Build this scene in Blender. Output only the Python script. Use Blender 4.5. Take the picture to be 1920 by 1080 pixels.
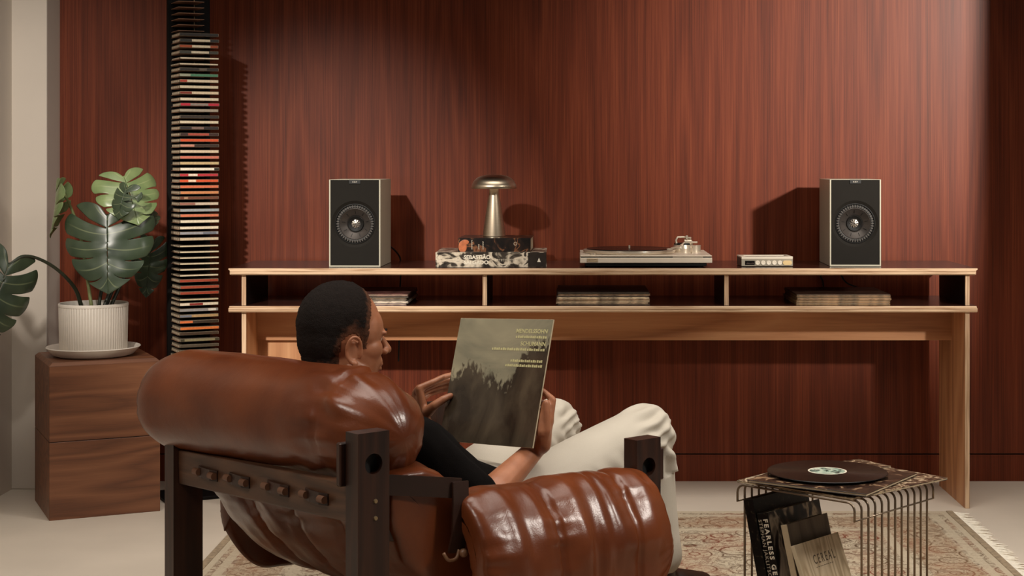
import bpy, bmesh, math, random
from mathutils import Vector, Matrix, noise

for o in list(bpy.data.objects):
    bpy.data.objects.remove(o, do_unlink=True)
scene = bpy.context.scene
C = scene.collection
random.seed(7)
R = math.radians
PI = math.pi

# ------------------------------------------------------------------ camera
FPX, CX, CY, CAMH = 3052.0, 1077.0, 305.0, 1.19
cam_d = bpy.data.cameras.new('camera')
cam_d.sensor_width = 36.0
cam_d.lens = FPX / 1920 * 36.0
cam_d.shift_x = -(CX - 960) / 1920
cam_d.shift_y = -(540 - CY) / 1920
cam_d.clip_start = 0.05
cam = bpy.data.objects.new('camera', cam_d)
cam.location = (0, 0, CAMH)
cam.rotation_euler = (R(90), 0, 0)
C.objects.link(cam)
scene.camera = cam

def P(px, py, d):
    """point of the room seen at that pixel when it is d metres away"""
    return Vector(((px - CX) * d / FPX, d, CAMH - (py - CY) * d / FPX))

# ------------------------------------------------------------------ world, lamps, exposure
w = bpy.data.worlds.new('world')
scene.world = w
w.use_nodes = True
w.node_tree.nodes['Background'].inputs[0].default_value = (1.0, 0.93, 0.86, 1)
w.node_tree.nodes['Background'].inputs[1].default_value = 0.055

def spot(name, loc, aim, power, size, blend, radius, color):
    l = bpy.data.lights.new(name, 'SPOT')
    l.energy = power; l.spot_size = R(size); l.spot_blend = blend
    l.shadow_soft_size = radius; l.color = color
    o = bpy.data.objects.new(name, l); C.objects.link(o)
    o.location = loc
    o.rotation_euler = (Vector(aim) - Vector(loc)).to_track_quat('-Z', 'Y').to_euler()
    return o

def area(name, loc, aim, power, sx, sy, color, spread=180):
    l = bpy.data.lights.new(name, 'AREA')
    l.shape = 'RECTANGLE'; l.size = sx; l.size_y = sy; l.energy = power; l.color = color; l.spread = R(spread)
    o = bpy.data.objects.new(name, l); C.objects.link(o)
    o.location = loc
    o.rotation_euler = (Vector(aim) - Vector(loc)).to_track_quat('-Z', 'Y').to_euler()
    return o

WARM = (1.0, 0.925, 0.83)
spot('spot_right', (3.2, 1.7, 2.33), (1.18, 6.08, 1.52), 1600, 29, 1.0, 0.10, WARM)
spot('spot_left', (-1.85, 1.0, 3.0), (-0.88, 6.08, 0.74), 1050, 20.5, 1.0, 0.07, WARM)
spot('spot_corner', (-1.2, 1.6, 2.7), (-2.08, 6.0, 1.15), 420, 23, 1.0, 0.12, WARM)
area('softbox_right', (2.45, 3.0, 2.5), (0.1, 3.9, 0.5), 10, 0.38, 0.6, WARM, 80)
area('fill_left', (-1.7, 1.9, 2.7), (-0.7, 3.8, 0.5), 4, 0.8, 0.6, WARM, 60)  # added fill to lift the back of the chair, no real fixture
area('softbox_top', (0.7, 4.0, 3.2), (0.7, 4.5, 0.0), 38, 5.0, 1.6, WARM, 85)

vs = scene.view_settings
vs.view_transform = 'Standard'
vs.look = 'None'
vs.exposure = 0.0
vs.gamma = 1.0
vs.use_curve_mapping = False

# ------------------------------------------------------------------ material helpers
MATS = {}
def lin(c):
    return tuple(((v / 255) / 12.92 if v / 255 <= 0.04045 else ((v / 255 + 0.055) / 1.055) ** 2.4) for v in c)

def new_mat(name):
    m = bpy.data.materials.new(name); m.use_nodes = True
    nt = m.node_tree
    b = nt.nodes['Principled BSDF']
    return m, nt, b

def N(nt, t, **kw):
    n = nt.nodes.new(t)
    for k, v in kw.items():
        if k in n.inputs.keys() if hasattr(n.inputs, 'keys') else False:
            n.inputs[k].default_value = v
        else:
            setattr(n, k, v)
    return n

def plain(name, c, rough=0.5, metal=0.0, var=0.06, vscale=30, bump=0.0, bscale=120, coat=0.0, spec=0.5):
    """colour (sRGB 0-255) with a little procedural variation and optional fine relief"""
    if name in MATS: return MATS[name]
    m, nt, b = new_mat(name)
    c = lin(c)
    tc = N(nt, 'ShaderNodeTexCoord')
    nz = N(nt, 'ShaderNodeTexNoise'); nz.inputs['Scale'].default_value = vscale; nz.inputs['Detail'].default_value = 4
    nt.links.new(tc.outputs['Object'], nz.inputs['Vector'])
    rp = N(nt, 'ShaderNodeValToRGB')
    rp.color_ramp.elements[0].position = 0.3; rp.color_ramp.elements[1].position = 0.7
    rp.color_ramp.elements[0].color = tuple(max(0, v * (1 - var)) for v in c) + (1,)
    rp.color_ramp.elements[1].color = tuple(min(1, v * (1 + var)) for v in c) + (1,)
    nt.links.new(nz.outputs['Fac'], rp.inputs['Fac'])
    nt.links.new(rp.outputs['Color'], b.inputs['Base Color'])
    b.inputs['Roughness'].default_value = rough
    b.inputs['Metallic'].default_value = metal
    b.inputs['Coat Weight'].default_value = coat
    b.inputs['Specular IOR Level'].default_value = spec
    if bump:
        n2 = N(nt, 'ShaderNodeTexNoise'); n2.inputs['Scale'].default_value = bscale; n2.inputs['Detail'].default_value = 5
        nt.links.new(tc.outputs['Object'], n2.inputs['Vector'])
        bp = N(nt, 'ShaderNodeBump'); bp.inputs['Strength'].default_value = bump; bp.inputs['Distance'].default_value = 0.004
        nt.links.new(n2.outputs['Fac'], bp.inputs['Height'])
        nt.links.new(bp.outputs['Normal'], b.inputs['Normal'])
    MATS[name] = m
    return m

def wood(name, dark, mid, light, axis='Z', grain=60.0, stretch=0.035, rough=0.4, ring=5.0, coat=0.0, bump=0.15, coat_rough=0.15, fine_amt=0.55, along=0.13):
    """veneer: long warped figure plus fine pores, the grain running along `axis`"""
    if name in MATS: return MATS[name]
    m, nt, b = new_mat(name)
    tc = N(nt, 'ShaderNodeTexCoord')
    def mapping(sc_across, sc_along):
        mp = N(nt, 'ShaderNodeMapping')
        s = [sc_across] * 3
        s['XYZ'.index(axis)] = sc_along
        mp.inputs['Scale'].default_value = s
        nt.links.new(tc.outputs['Object'], mp.inputs['Vector'])
        return mp
    # cathedral figure: contour lines of a stretched noise field
    m1 = mapping(ring, ring * along)
    n1 = N(nt, 'ShaderNodeTexNoise'); n1.inputs['Scale'].default_value = 1.0; n1.inputs['Detail'].default_value = 2.0; n1.inputs['Roughness'].default_value = 0.4
    nt.links.new(m1.outputs[0], n1.inputs['Vector'])
    mu = N(nt, 'ShaderNodeMath', operation='MULTIPLY'); mu.inputs[1].default_value = 22.0
    nt.links.new(n1.outputs['Fac'], mu.inputs[0])
    fr = N(nt, 'ShaderNodeMath', operation='PINGPONG'); fr.inputs[1].default_value = 1.0
    nt.links.new(mu.outputs[0], fr.inputs[0])
    # streaks
    m2 = mapping(grain, grain * stretch)
    n2 = N(nt, 'ShaderNodeTexNoise'); n2.inputs['Scale'].default_value = 1.0; n2.inputs['Detail'].default_value = 5.0; n2.inputs['Roughness'].default_value = 0.65
    nt.links.new(m2.outputs[0], n2.inputs['Vector'])
    # pores
    m3 = mapping(grain * 7, grain * 7 * stretch * 0.6)
    n3 = N(nt, 'ShaderNodeTexNoise'); n3.inputs['Scale'].default_value = 1.0; n3.inputs['Detail'].default_value = 3.0
    nt.links.new(m3.outputs[0], n3.inputs['Vector'])
    mx = N(nt, 'ShaderNodeMix', data_type='FLOAT'); mx.inputs[0].default_value = fine_amt
    nt.links.new(fr.outputs[0], mx.inputs[2]); nt.links.new(n2.outputs['Fac'], mx.inputs[3])
    mx2 = N(nt, 'ShaderNodeMix', data_type='FLOAT'); mx2.inputs[0].default_value = 0.28
    nt.links.new(mx.outputs[0], mx2.inputs[2]); nt.links.new(n3.outputs['Fac'], mx2.inputs[3])
    rp = N(nt, 'ShaderNodeValToRGB')
    e = rp.color_ramp.elements
    e[0].position = 0.25; e[0].color = lin(dark) + (1,)
    e[1].position = 0.75; e[1].color = lin(light) + (1,)
    x = e.new(0.5); x.color = lin(mid) + (1,)
    nt.links.new(mx2.outputs[0], rp.inputs['Fac'])
    nt.links.new(rp.outputs['Color'], b.inputs['Base Color'])
    b.inputs['Roughness'].default_value = rough
    b.inputs['Coat Weight'].default_value = coat
    b.inputs['Coat Roughness'].default_value = coat_rough
    bp = N(nt, 'ShaderNodeBump'); bp.inputs['Strength'].default_value = bump; bp.inputs['Distance'].default_value = 0.001
    nt.links.new(mx2.outputs[0], bp.inputs['Height'])
    nt.links.new(bp.outputs['Normal'], b.inputs['Normal'])
    MATS[name] = m
    return m

def leather_mat(name, dark, light, rough=0.28, bump=0.25):
    if name in MATS: return MATS[name]
    m, nt, b = new_mat(name)
    tc = N(nt, 'ShaderNodeTexCoord')
    n1 = N(nt, 'ShaderNodeTexNoise'); n1.inputs['Scale'].default_value = 7; n1.inputs['Detail'].default_value = 6
    nt.links.new(tc.outputs['Object'], n1.inputs['Vector'])
    rp = N(nt, 'ShaderNodeValToRGB')
    rp.color_ramp.elements[0].position = 0.3; rp.color_ramp.elements[0].color = lin(dark) + (1,)
    rp.color_ramp.elements[1].position = 0.72; rp.color_ramp.elements[1].color = lin(light) + (1,)
    nt.links.new(n1.outputs['Fac'], rp.inputs['Fac'])
    nt.links.new(rp.outputs['Color'], b.inputs['Base Color'])
    b.inputs['Roughness'].default_value = rough
    vo = N(nt, 'ShaderNodeTexVoronoi'); vo.inputs['Scale'].default_value = 260
    nt.links.new(tc.outputs['Object'], vo.inputs['Vector'])
    n2 = N(nt, 'ShaderNodeTexNoise'); n2.inputs['Scale'].default_value = 34; n2.inputs['Detail'].default_value = 5
    nt.links.new(tc.outputs['Object'], n2.inputs['Vector'])
    ad = N(nt, 'ShaderNodeMath', operation='MULTIPLY_ADD'); ad.inputs[1].default_value = 0.12
    nt.links.new(vo.outputs['Distance'], ad.inputs[0]); nt.links.new(n2.outputs['Fac'], ad.inputs[2])
    bp = N(nt, 'ShaderNodeBump'); bp.inputs['Strength'].default_value = bump; bp.inputs['Distance'].default_value = 0.004
    nt.links.new(ad.outputs[0], bp.inputs['Height'])
    nt.links.new(bp.outputs['Normal'], b.inputs['Normal'])
    MATS[name] = m
    return m

def marbled(name, stops, scale=18, distort=2.5, rough=0.25, stretch=(1, 1, 1), detail=4):
    """flat print: blotchy multi-tone picture (book jackets, sleeves)"""
    if name in MATS: return MATS[name]
    m, nt, b = new_mat(name)
    tc = N(nt, 'ShaderNodeTexCoord')
    mp = N(nt, 'ShaderNodeMapping'); mp.inputs['Scale'].default_value = stretch
    nt.links.new(tc.outputs['Object'], mp.inputs['Vector'])
    nz = N(nt, 'ShaderNodeTexNoise'); nz.inputs['Scale'].default_value = scale; nz.inputs['Detail'].default_value = detail
    nz.inputs['Distortion'].default_value = distort
    nt.links.new(mp.outputs[0], nz.inputs['Vector'])
    rp = N(nt, 'ShaderNodeValToRGB')
    e = rp.color_ramp.elements
    e[0].position, e[0].color = stops[0][0], lin(stops[0][1]) + (1,)
    e[1].position, e[1].color = stops[-1][0], lin(stops[-1][1]) + (1,)
    for p, c in stops[1:-1]:
        x = e.new(p); x.color = lin(c) + (1,)
    nt.links.new(nz.outputs['Fac'], rp.inputs['Fac'])
    nt.links.new(rp.outputs['Color'], b.inputs['Base Color'])
    b.inputs['Roughness'].default_value = rough
    MATS[name] = m
    return m

# ------------------------------------------------------------------ object helpers
def tag(o, label=None, cat=None, group=None, kind=None):
    if label: o['label'] = label
    if cat: o['category'] = cat
    if group: o['group'] = group
    if kind: o['kind'] = kind
    return o

def empty(name, loc=(0, 0, 0), rz=0.0, label=None, cat=None, group=None):
    o = bpy.data.objects.new(name, None)
    o.empty_display_size = 0.05
    C.objects.link(o)
    o.location = loc
    o.rotation_euler = (0, 0, rz)
    return tag(o, label, cat, group)

def obj(name, bm, m, parent=None, smooth=False, world=False, autosmooth=None):
    """link a bmesh (or mesh) as ONE mesh object; world=True when it was drawn in room coordinates"""
    if isinstance(bm, bmesh.types.BMesh):
        me = bpy.data.meshes.new(name)
        bmesh.ops.recalc_face_normals(bm, faces=bm.faces[:])
        bm.to_mesh(me); bm.free()
    else:
        me = bm
    if m is not None and len(me.materials) == 0: me.materials.append(m)
    if smooth:
        for p in me.polygons: p.use_smooth = True
        if autosmooth:
            try: me.set_sharp_from_angle(angle=R(autosmooth))
            except Exception: pass
    o = bpy.data.objects.new(name, me)
    C.objects.link(o)
    if parent is not None:
        o.parent = parent
        if world:
            p = parent
            M = Matrix.LocRotScale(p.location, p.rotation_euler, None)
            while p.parent:
                p = p.parent
                M = Matrix.LocRotScale(p.location, p.rotation_euler, None) @ M
            o.matrix_parent_inverse = M.inverted()
    return o

def copy_part(o, parent):
    c = o.copy(); C.objects.link(c); c.parent = parent
    return c

def nb(): return bmesh.new()

def box(bm, lo, hi, mat=None, bev=0.0, seg=2):
    """axis-aligned box, optionally with rounded edges, transformed by mat"""
    lo, hi = Vector(lo), Vector(hi)
    c, s = (lo + hi) / 2, hi - lo
    r = bmesh.ops.create_cube(bm, size=1.0)
    vs_ = r['verts']
    bmesh.ops.scale(bm, vec=s, verts=vs_)
    bmesh.ops.translate(bm, vec=c, verts=vs_)
    if bev > 0:
        es = list({e for v in vs_ for e in v.link_edges})
        r2 = bmesh.ops.bevel(bm, geom=es, offset=bev, segments=seg, profile=0.5, affect='EDGES')
        vs_ = list({v for f in r2['faces'] for v in f.verts} | set(v for v in vs_ if v.is_valid))
        # bevel drops the flat faces from its result, so gather the whole island
        seen, todo = set(vs_), list(vs_)
        while todo:
            v = todo.pop()
            for e in v.link_edges:
                o2 = e.other_vert(v)
                if o2 not in seen: seen.add(o2); todo.append(o2)
        vs_ = list(seen)
    if mat is not None: bmesh.ops.transform(bm, matrix=mat, verts=vs_)
    return vs_

def bxo(name, lo, hi, m, parent=None, bev=0.0, seg=2, mat=None, smooth=False):
    bm = nb(); box(bm, lo, hi, mat, bev, seg)
    return obj(name, bm, m, parent, smooth=smooth)

def cyl(bm, c, r, h, seg=32, axis='Z', r2=None, mat=None):
    """solid cylinder/cone from c along axis by h"""
    q = bmesh.ops.create_cone(bm, cap_ends=True, segments=seg, radius1=r, radius2=r if r2 is None else r2, depth=h)
    v = q['verts']
    bmesh.ops.translate(bm, vec=(0, 0, h / 2), verts=v)
    if axis == 'X': bmesh.ops.rotate(bm, matrix=Matrix.Rotation(R(90), 3, 'Y'), verts=v)
    if axis == 'Y': bmesh.ops.rotate(bm, matrix=Matrix.Rotation(R(-90), 3, 'X'), verts=v)
    bmesh.ops.translate(bm, vec=c, verts=v)
    if mat is not None: bmesh.ops.transform(bm, matrix=mat, verts=v)
    return v

def lathe(bm, prof, seg=48, mat=None, ripple=None):
    """revolve (r,z) points about Z; ripple(angle, i) may scale the radius"""
    rings = []
    for i, (r, z) in enumerate(prof):
        if r <= 1e-6:
            rings.append([bm.verts.new((0, 0, z))])
        else:
            ring = []
            for k in range(seg):
                a = 2 * PI * k / seg
                rr = r * (ripple(a, i) if ripple else 1)
                ring.append(bm.verts.new((rr * math.cos(a), rr * math.sin(a), z)))
            rings.append(ring)
    for a, b in zip(rings, rings[1:]):
        if len(a) == 1 and len(b) == 1: continue
        for k in range(seg):
            k2 = (k + 1) % seg
            if len(a) == 1: bm.faces.new((a[0], b[k], b[k2]))
            elif len(b) == 1: bm.faces.new((a[k], a[k2], b[0]))
            else: bm.faces.new((a[k], a[k2], b[k2], b[k]))
    vs_ = [v for r in rings for v in r]
    if mat is not None: bmesh.ops.transform(bm, matrix=mat, verts=vs_)
    return vs_

def catmull(pts, n=8):
    pts = [Vector(p) for p in pts]
    out = []
    for i in range(len(pts) - 1):
        p0 = pts[i - 1] if i else pts[0] * 2 - pts[1]
        p1, p2 = pts[i], pts[i + 1]
        p3 = pts[i + 2] if i + 2 < len(pts) else pts[-1] * 2 - pts[-2]
        for k in range(n):
            t = k / n
            out.append(0.5 * ((2 * p1) + (p2 - p0) * t + (2 * p0 - 5 * p1 + 4 * p2 - p3) * t * t + (-p0 + 3 * p1 - 3 * p2 + p3) * t ** 3))
    out.append(pts[-1])
    return out

def tube(bm, pts, r, seg=8, flat=None):
    """round (or flat=(w,h) rectangular-ish) tube along points; r is a number or a list"""
    pts = [Vector(p) for p in pts]
    n = len(pts)
    rs = r if isinstance(r, (list, tuple)) else [r] * n
    rings = []
    up = Vector((0, 0, 1))
    t0 = (pts[1] - pts[0]).normalized()
    if abs(t0.dot(up)) > 0.95: up = Vector((1, 0, 0))
    s = t0.cross(up).normalized()
    for i in range(n):
        t = (pts[min(i + 1, n - 1)] - pts[max(i - 1, 0)]).normalized()
        s = (s - t * s.dot(t))
        s = s.normalized() if s.length > 1e-6 else t.orthogonal().normalized()
        u = s.cross(t)
        rings.append([bm.verts.new(pts[i] + (s * math.cos(2 * PI * k / seg) + u * math.sin(2 * PI * k / seg)) * rs[i]) for k in range(seg)])
    for a, b in zip(rings, rings[1:]):
        for k in range(seg):
            bm.faces.new((a[k], a[(k + 1) % seg], b[(k + 1) % seg], b[k]))
    bm.faces.new(rings[0][::-1]); bm.faces.new(rings[-1])

def strip(bm, pts, width, thick, side):
    """flat belt of given width (along `side`) and thickness following pts"""
    pts = [Vector(p) for p in pts]; side = Vector(side).normalized()
    rings = []
    for i, p in enumerate(pts):
        t = (pts[min(i + 1, len(pts) - 1)] - pts[max(i - 1, 0)]).normalized()
        s = (side - t * side.dot(t)).normalized()
        n_ = s.cross(t).normalized()
        rings.append([bm.verts.new(p + s * a * width / 2 + n_ * b * thick / 2) for a, b in ((-1, -1), (1, -1), (1, 1), (-1, 1))])
    for a, b in zip(rings, rings[1:]):
        for k in range(4): bm.faces.new((a[k], a[(k + 1) % 4], b[(k + 1) % 4], b[k]))
    bm.faces.new(rings[0][::-1]); bm.faces.new(rings[-1])

def bar(bm, a, b, w_, h, up=(0, 0, 1), bev=0.0):
    """rectangular bar between two points"""
    a, b = Vector(a), Vector(b)
    t = (b - a); L = t.length; t.normalize()
    s = t.cross(Vector(up)).normalized(); u = s.cross(t)
    M = Matrix((s, t, u)).transposed().to_4x4(); M.translation = a
    return box(bm, (-w_ / 2, 0, -h / 2), (w_ / 2, L, h / 2), M, bev)

def frame(x, y, z, org):
    M = Matrix((Vector(x), Vector(y), Vector(z))).transposed().to_4x4(); M.translation = Vector(org)
    return M

def text_mesh(s, size, depth=0.0003, align='LEFT', spacing=1.0, bold=0.0):
    cu = bpy.data.curves.new('lettering', 'FONT')
    cu.body = s; cu.size = size; cu.extrude = depth; cu.align_x = align; cu.space_character = spacing
    cu.offset = bold; cu.resolution_u = 3
    o = bpy.data.objects.new('lettering', cu)
    C.objects.link(o)
    dg = bpy.context.evaluated_depsgraph_get()
    me = bpy.data.meshes.new_from_object(o.evaluated_get(dg))
    bpy.data.objects.remove(o)
    return me

def lettering(name, s, size, M, m, parent, align='LEFT', spacing=1.0, bold=0.0, sx=1.0):
    """flat letters standing on plane M (x right, y up, z out of the plane)"""
    me = text_mesh(s, size, 0.0002, align, spacing, bold)
    me.transform(M @ Matrix.Diagonal((sx, 1, 1, 1)))
    me.materials.clear(); me.materials.append(m)
    return obj(name, me, m, parent)

def finish(bm, mods, name='tmp'):
    """run modifiers on a bmesh and return the resulting mesh"""
    me = bpy.data.meshes.new(name); bm.to_mesh(me); bm.free()
    o = bpy.data.objects.new(name, me); C.objects.link(o)
    for t, kw in mods:
        md = o.modifiers.new(t, t)
        for k, v in kw.items(): setattr(md, k, v)
    dg = bpy.context.evaluated_depsgraph_get()
    out = bpy.data.meshes.new_from_object(o.evaluated_get(dg))
    bpy.data.objects.remove(o)
    return out

def ball(bm, c, r, sub=2, M=None):
    q = bmesh.ops.create_icosphere(bm, subdivisions=sub, radius=1.0)
    v = q['verts']
    r = (r, r, r) if isinstance(r, (int, float)) else r
    bmesh.ops.scale(bm, vec=r, verts=v)
    if M is not None: bmesh.ops.transform(bm, matrix=M, verts=v)
    bmesh.ops.translate(bm, vec=c, verts=v)
    return v

def limb(bm, pts, rs, sub=2, seg=16):
    """closed chain of tapered capsules"""
    pts = [Vector(p) for p in pts]
    for p, r in zip(pts, rs): ball(bm, p, r, sub)
    for (a, ra), (b, rb) in zip(zip(pts, rs), list(zip(pts, rs))[1:]):
        t = b - a; L = t.length
        if L < 1e-5: continue
        q = bmesh.ops.create_cone(bm, cap_ends=True, segments=seg, radius1=ra, radius2=rb, depth=L)
        M = t.to_track_quat('Z', 'Y').to_matrix().to_4x4(); M.translation = (a + b) / 2
        bmesh.ops.transform(bm, matrix=M, verts=q['verts'])
# ================================================================== THE ROOM
WALL_Y = 6.08
M_wall = wood('mahogany_veneer', (62, 25, 12), (106, 47, 26), (136, 68, 40), 'Z', grain=190, stretch=0.010, rough=0.46, ring=5.0, coat=0.07, bump=0.06, coat_rough=0.2, fine_amt=0.82, along=0.05)
M_wall.node_tree.nodes['Principled BSDF'].inputs['Specular IOR Level'].default_value = 0.2
M_floor = plain('pale_concrete', (212, 200, 184), 0.55, var=0.05, vscale=3, bump=0.05, bscale=60)
M_plaster = plain('white_plaster', (214, 203, 190), 0.8, var=0.02, vscale=4, bump=0.05, bscale=80)

tag(bxo('floor', (-2.2, -1.5, -0.06), (4.2, 6.2, 0.0), M_floor), kind='structure')
tag(bxo('wall_back', (-1.94, WALL_Y, 0.104), (4.2, WALL_Y + 0.12, 3.0), M_wall), kind='structure')
tag(bxo('baseboard_back', (-1.94, WALL_Y, 0.0), (4.2, WALL_Y + 0.12, 0.099), M_wall, bev=0.0), kind='structure')
bxo('groove', (-1.94, WALL_Y + 0.006, 0.099), (4.2, WALL_Y + 0.10, 0.104), plain('groove_dark', (18, 8, 6), 0.8), bpy.data.objects['wall_back'])
tag(bxo('wall_left', (-2.17, -1.5, 0.0), (-2.05, 5.93, 3.0), M_plaster), kind='structure')
tag(bxo('wall_corner', (-2.17, 5.93, 0.0), (-1.922, WALL_Y + 0.12, 3.0), M_plaster, bev=0.004), kind='structure')
tag(bxo('light_blocker_right', (2.10, 4.53, 0.0), (2.22, WALL_Y, 2.12), M_plaster), kind='structure')  # unseen wall stub, added and sized to cut the right spot's beam

# ================================================================== RUG
def rug_material():
    m, nt, b = new_mat('persian_pile')
    tc = N(nt, 'ShaderNodeTexCoord')
    sx = N(nt, 'ShaderNodeSeparateXYZ'); nt.links.new(tc.outputs['Object'], sx.inputs[0])
    def mth(op, a, bb=None):
        n = N(nt, 'ShaderNodeMath', operation=op)
        for i, v in enumerate((a, bb)):
            if v is None: continue
            if isinstance(v, (int, float)): n.inputs[i].default_value = v
            else: nt.links.new(v, n.inputs[i])
        return n.outputs[0]
    ex = mth('SUBTRACT', RUG_HX, mth('ABSOLUTE', sx.outputs[0]))
    ey = mth('SUBTRACT', RUG_HY, mth('ABSOLUTE', sx.outputs[1]))
    e = mth('MINIMUM', ex, ey)
    # scrolls: contour lines of a warped noise; flower heads: voronoi rings
    nz = N(nt, 'ShaderNodeTexNoise'); nz.inputs['Scale'].default_value = 20; nz.inputs['Detail'].default_value = 2.0; nz.inputs['Distortion'].default_value = 1.6
    nt.links.new(tc.outputs['Object'], nz.inputs['Vector'])
    scroll = mth('ABSOLUTE', mth('SUBTRACT', mth('FRACT', mth('MULTIPLY', nz.outputs['Fac'], 6.0)), 0.5))
    vo = N(nt, 'ShaderNodeTexVoronoi'); vo.inputs['Scale'].default_value = 9; vo.inputs['Randomness'].default_value = 0.7
    nt.links.new(tc.outputs['Object'], vo.inputs['Vector'])
    ring = mth('ABSOLUTE', mth('SUBTRACT', mth('FRACT', mth('MULTIPLY', vo.outputs['Distance'], 3.2)), 0.5))
    nf = N(nt, 'ShaderNodeTexNoise'); nf.inputs['Scale'].default_value = 55; nf.inputs['Detail'].default_value = 3
    nt.links.new(tc.outputs['Object'], nf.inputs['Vector'])
    r1 = N(nt, 'ShaderNodeValToRGB'); r1.color_ramp.elements[0].position = 0.02; r1.color_ramp.elements[1].position = 0.14
    nt.links.new(scroll, r1.inputs['Fac'])
    r2 = N(nt, 'ShaderNodeValToRGB'); r2.color_ramp.elements[0].position = 0.03; r2.color_ramp.elements[1].position = 0.12
    nt.links.new(ring, r2.inputs['Fac'])
    r3 = N(nt, 'ShaderNodeValToRGB'); r3.color_ramp.elements[0].position = 0.40; r3.color_ramp.elements[1].position = 0.47
    nt.links.new(nf.outputs['Fac'], r3.inputs['Fac'])
    def mixc(f, a, bb):
        n = N(nt, 'ShaderNodeMix', data_type='RGBA')
        if isinstance(f, (int, float)): n.inputs[0].default_value = f
        else: nt.links.new(f, n.inputs[0])
        for i, v in ((6, a), (7, bb)):
            if isinstance(v, tuple): n.inputs[i].default_value = lin(v) + (1,)
            else: nt.links.new(v, n.inputs[i])
        return n.outputs[2]
    hue = N(nt, 'ShaderNodeTexNoise'); hue.inputs['Scale'].default_value = 6
    nt.links.new(tc.outputs['Object'], hue.inputs['Vector'])
    rh = N(nt, 'ShaderNodeValToRGB'); rh.color_ramp.elements[0].position = 0.42; rh.color_ramp.elements[1].position = 0.6
    nt.links.new(hue.outputs['Fac'], rh.inputs['Fac'])
    ink = mixc(rh.outputs['Color'], (92, 68, 46), (120, 62, 40))
    ground = mixc(rh.outputs['Color'], (188, 174, 150), (180, 160, 134))
    field = mixc(r1.outputs['Color'], ink, ground)
    field = mixc(r2.outputs['Color'], ink, field)
    field = mixc(r3.outputs['Color'], mixc(0.45, ink, ground), field)
    # border: a deeper band between pale guard stripes
    bnd = N(nt, 'ShaderNodeValToRGB'); bnd.color_ramp.interpolation = 'CONSTANT'
    bands = [(0.0, 0.9), (0.03, 0.15), (0.05, 0.75), (0.075, 0.2), (0.09, 0.0), (0.24, 0.2), (0.26, 0.8), (0.29, 0.2), (0.31, 0.0)]
    el = bnd.color_ramp.elements
    el[0].position = 0; el[0].color = (0.9,) * 3 + (1,)
    el[1].position = 0.99; el[1].color = (0, 0, 0, 1)
    for p_, v_ in bands[1:]:
        q = el.new(p_); q.color = (v_,) * 3 + (1,)
    nt.links.new(e, bnd.inputs['Fac'])
    col = mixc(bnd.outputs['Color'], field, (192, 178, 154))
    inb = mth('MULTIPLY', mth('GREATER_THAN', e, 0.09), mth('LESS_THAN', e, 0.24))
    col = mixc(mth('MULTIPLY', inb, 0.28), col, (150, 112, 78))
    nt.links.new(col, b.inputs['Base Color'])
    b.inputs['Roughness'].default_value = 0.95
    bp = N(nt, 'ShaderNodeBump'); bp.inputs['Strength'].default_value = 0.5; bp.inputs['Distance'].default_value = 0.004
    nn = N(nt, 'ShaderNodeTexNoise'); nn.inputs['Scale'].default_value = 380
    nt.links.new(tc.outputs['Object'], nn.inputs['Vector'])
    nt.links.new(nn.outputs['Fac'], bp.inputs['Height']); nt.links.new(bp.outputs['Normal'], b.inputs['Normal'])
    return m

RX0, RX1, RY0, RY1 = -1.09, 1.27, 2.95, 5.52
RUG_HX, RUG_HY = (RX1 - RX0) / 2, (RY1 - RY0) / 2
rug = empty('rug', ((RX0 + RX1) / 2, (RY0 + RY1) / 2, 0), 0, 'worn cream and rust patterned oriental rug under armchair and wire table', 'rug')
bm = nb()
nx, ny = 60, 60
g = [[bm.verts.new((-RUG_HX + 2 * RUG_HX * i / nx, -RUG_HY + 2 * RUG_HY * j / ny, 0.008 + 0.0012 * noise.noise((i * 0.3, j * 0.3, 0)))) for j in range(ny + 1)] for i in range(nx + 1)]
for i in range(nx):
    for j in range(ny): bm.faces.new((g[i][j], g[i + 1][j], g[i + 1][j + 1], g[i][j + 1]))
ret = bmesh.ops.extrude_face_region(bm, geom=bm.faces[:])
for v in [v for v in ret['geom'] if isinstance(v, bmesh.types.BMVert)]: v.co.z = 0.0005
obj('pile', bm, rug_material(), rug, smooth=True, autosmooth=40)
M_fringe = plain('cotton_fringe', (236, 228, 212), 0.95, var=0.12, vscale=90)
for side in (1,):
    bm = nb()
    k = 0
    y = -RUG_HY
    while y < RUG_HY:
        L = random.uniform(0.035, 0.075); dy = random.uniform(-0.02, 0.02)
        x0 = side * (RUG_HX - 0.002)
        tube(bm, [(x0, y, 0.006), (x0 + side * L * 0.5, y + dy * 0.3, 0.004), (x0 + side * L, y + dy, 0.002)], [0.0022, 0.0026, 0.001], 4)
        y += random.uniform(0.004, 0.008)
    o = obj('fringe', bm, M_fringe, rug); o['kind'] = 'stuff'
for side in (-1, 1):
    bm = nb(); box(bm, (side * RUG_HX - 0.012, -RUG_HY, 0.0), (side * RUG_HX + 0.012, RUG_HY, 0.0105), None, 0.003)
    obj('edge_binding', bm, plain('rug_binding', (150, 132, 108), 0.95, var=0.25, vscale=60), rug)

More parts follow.
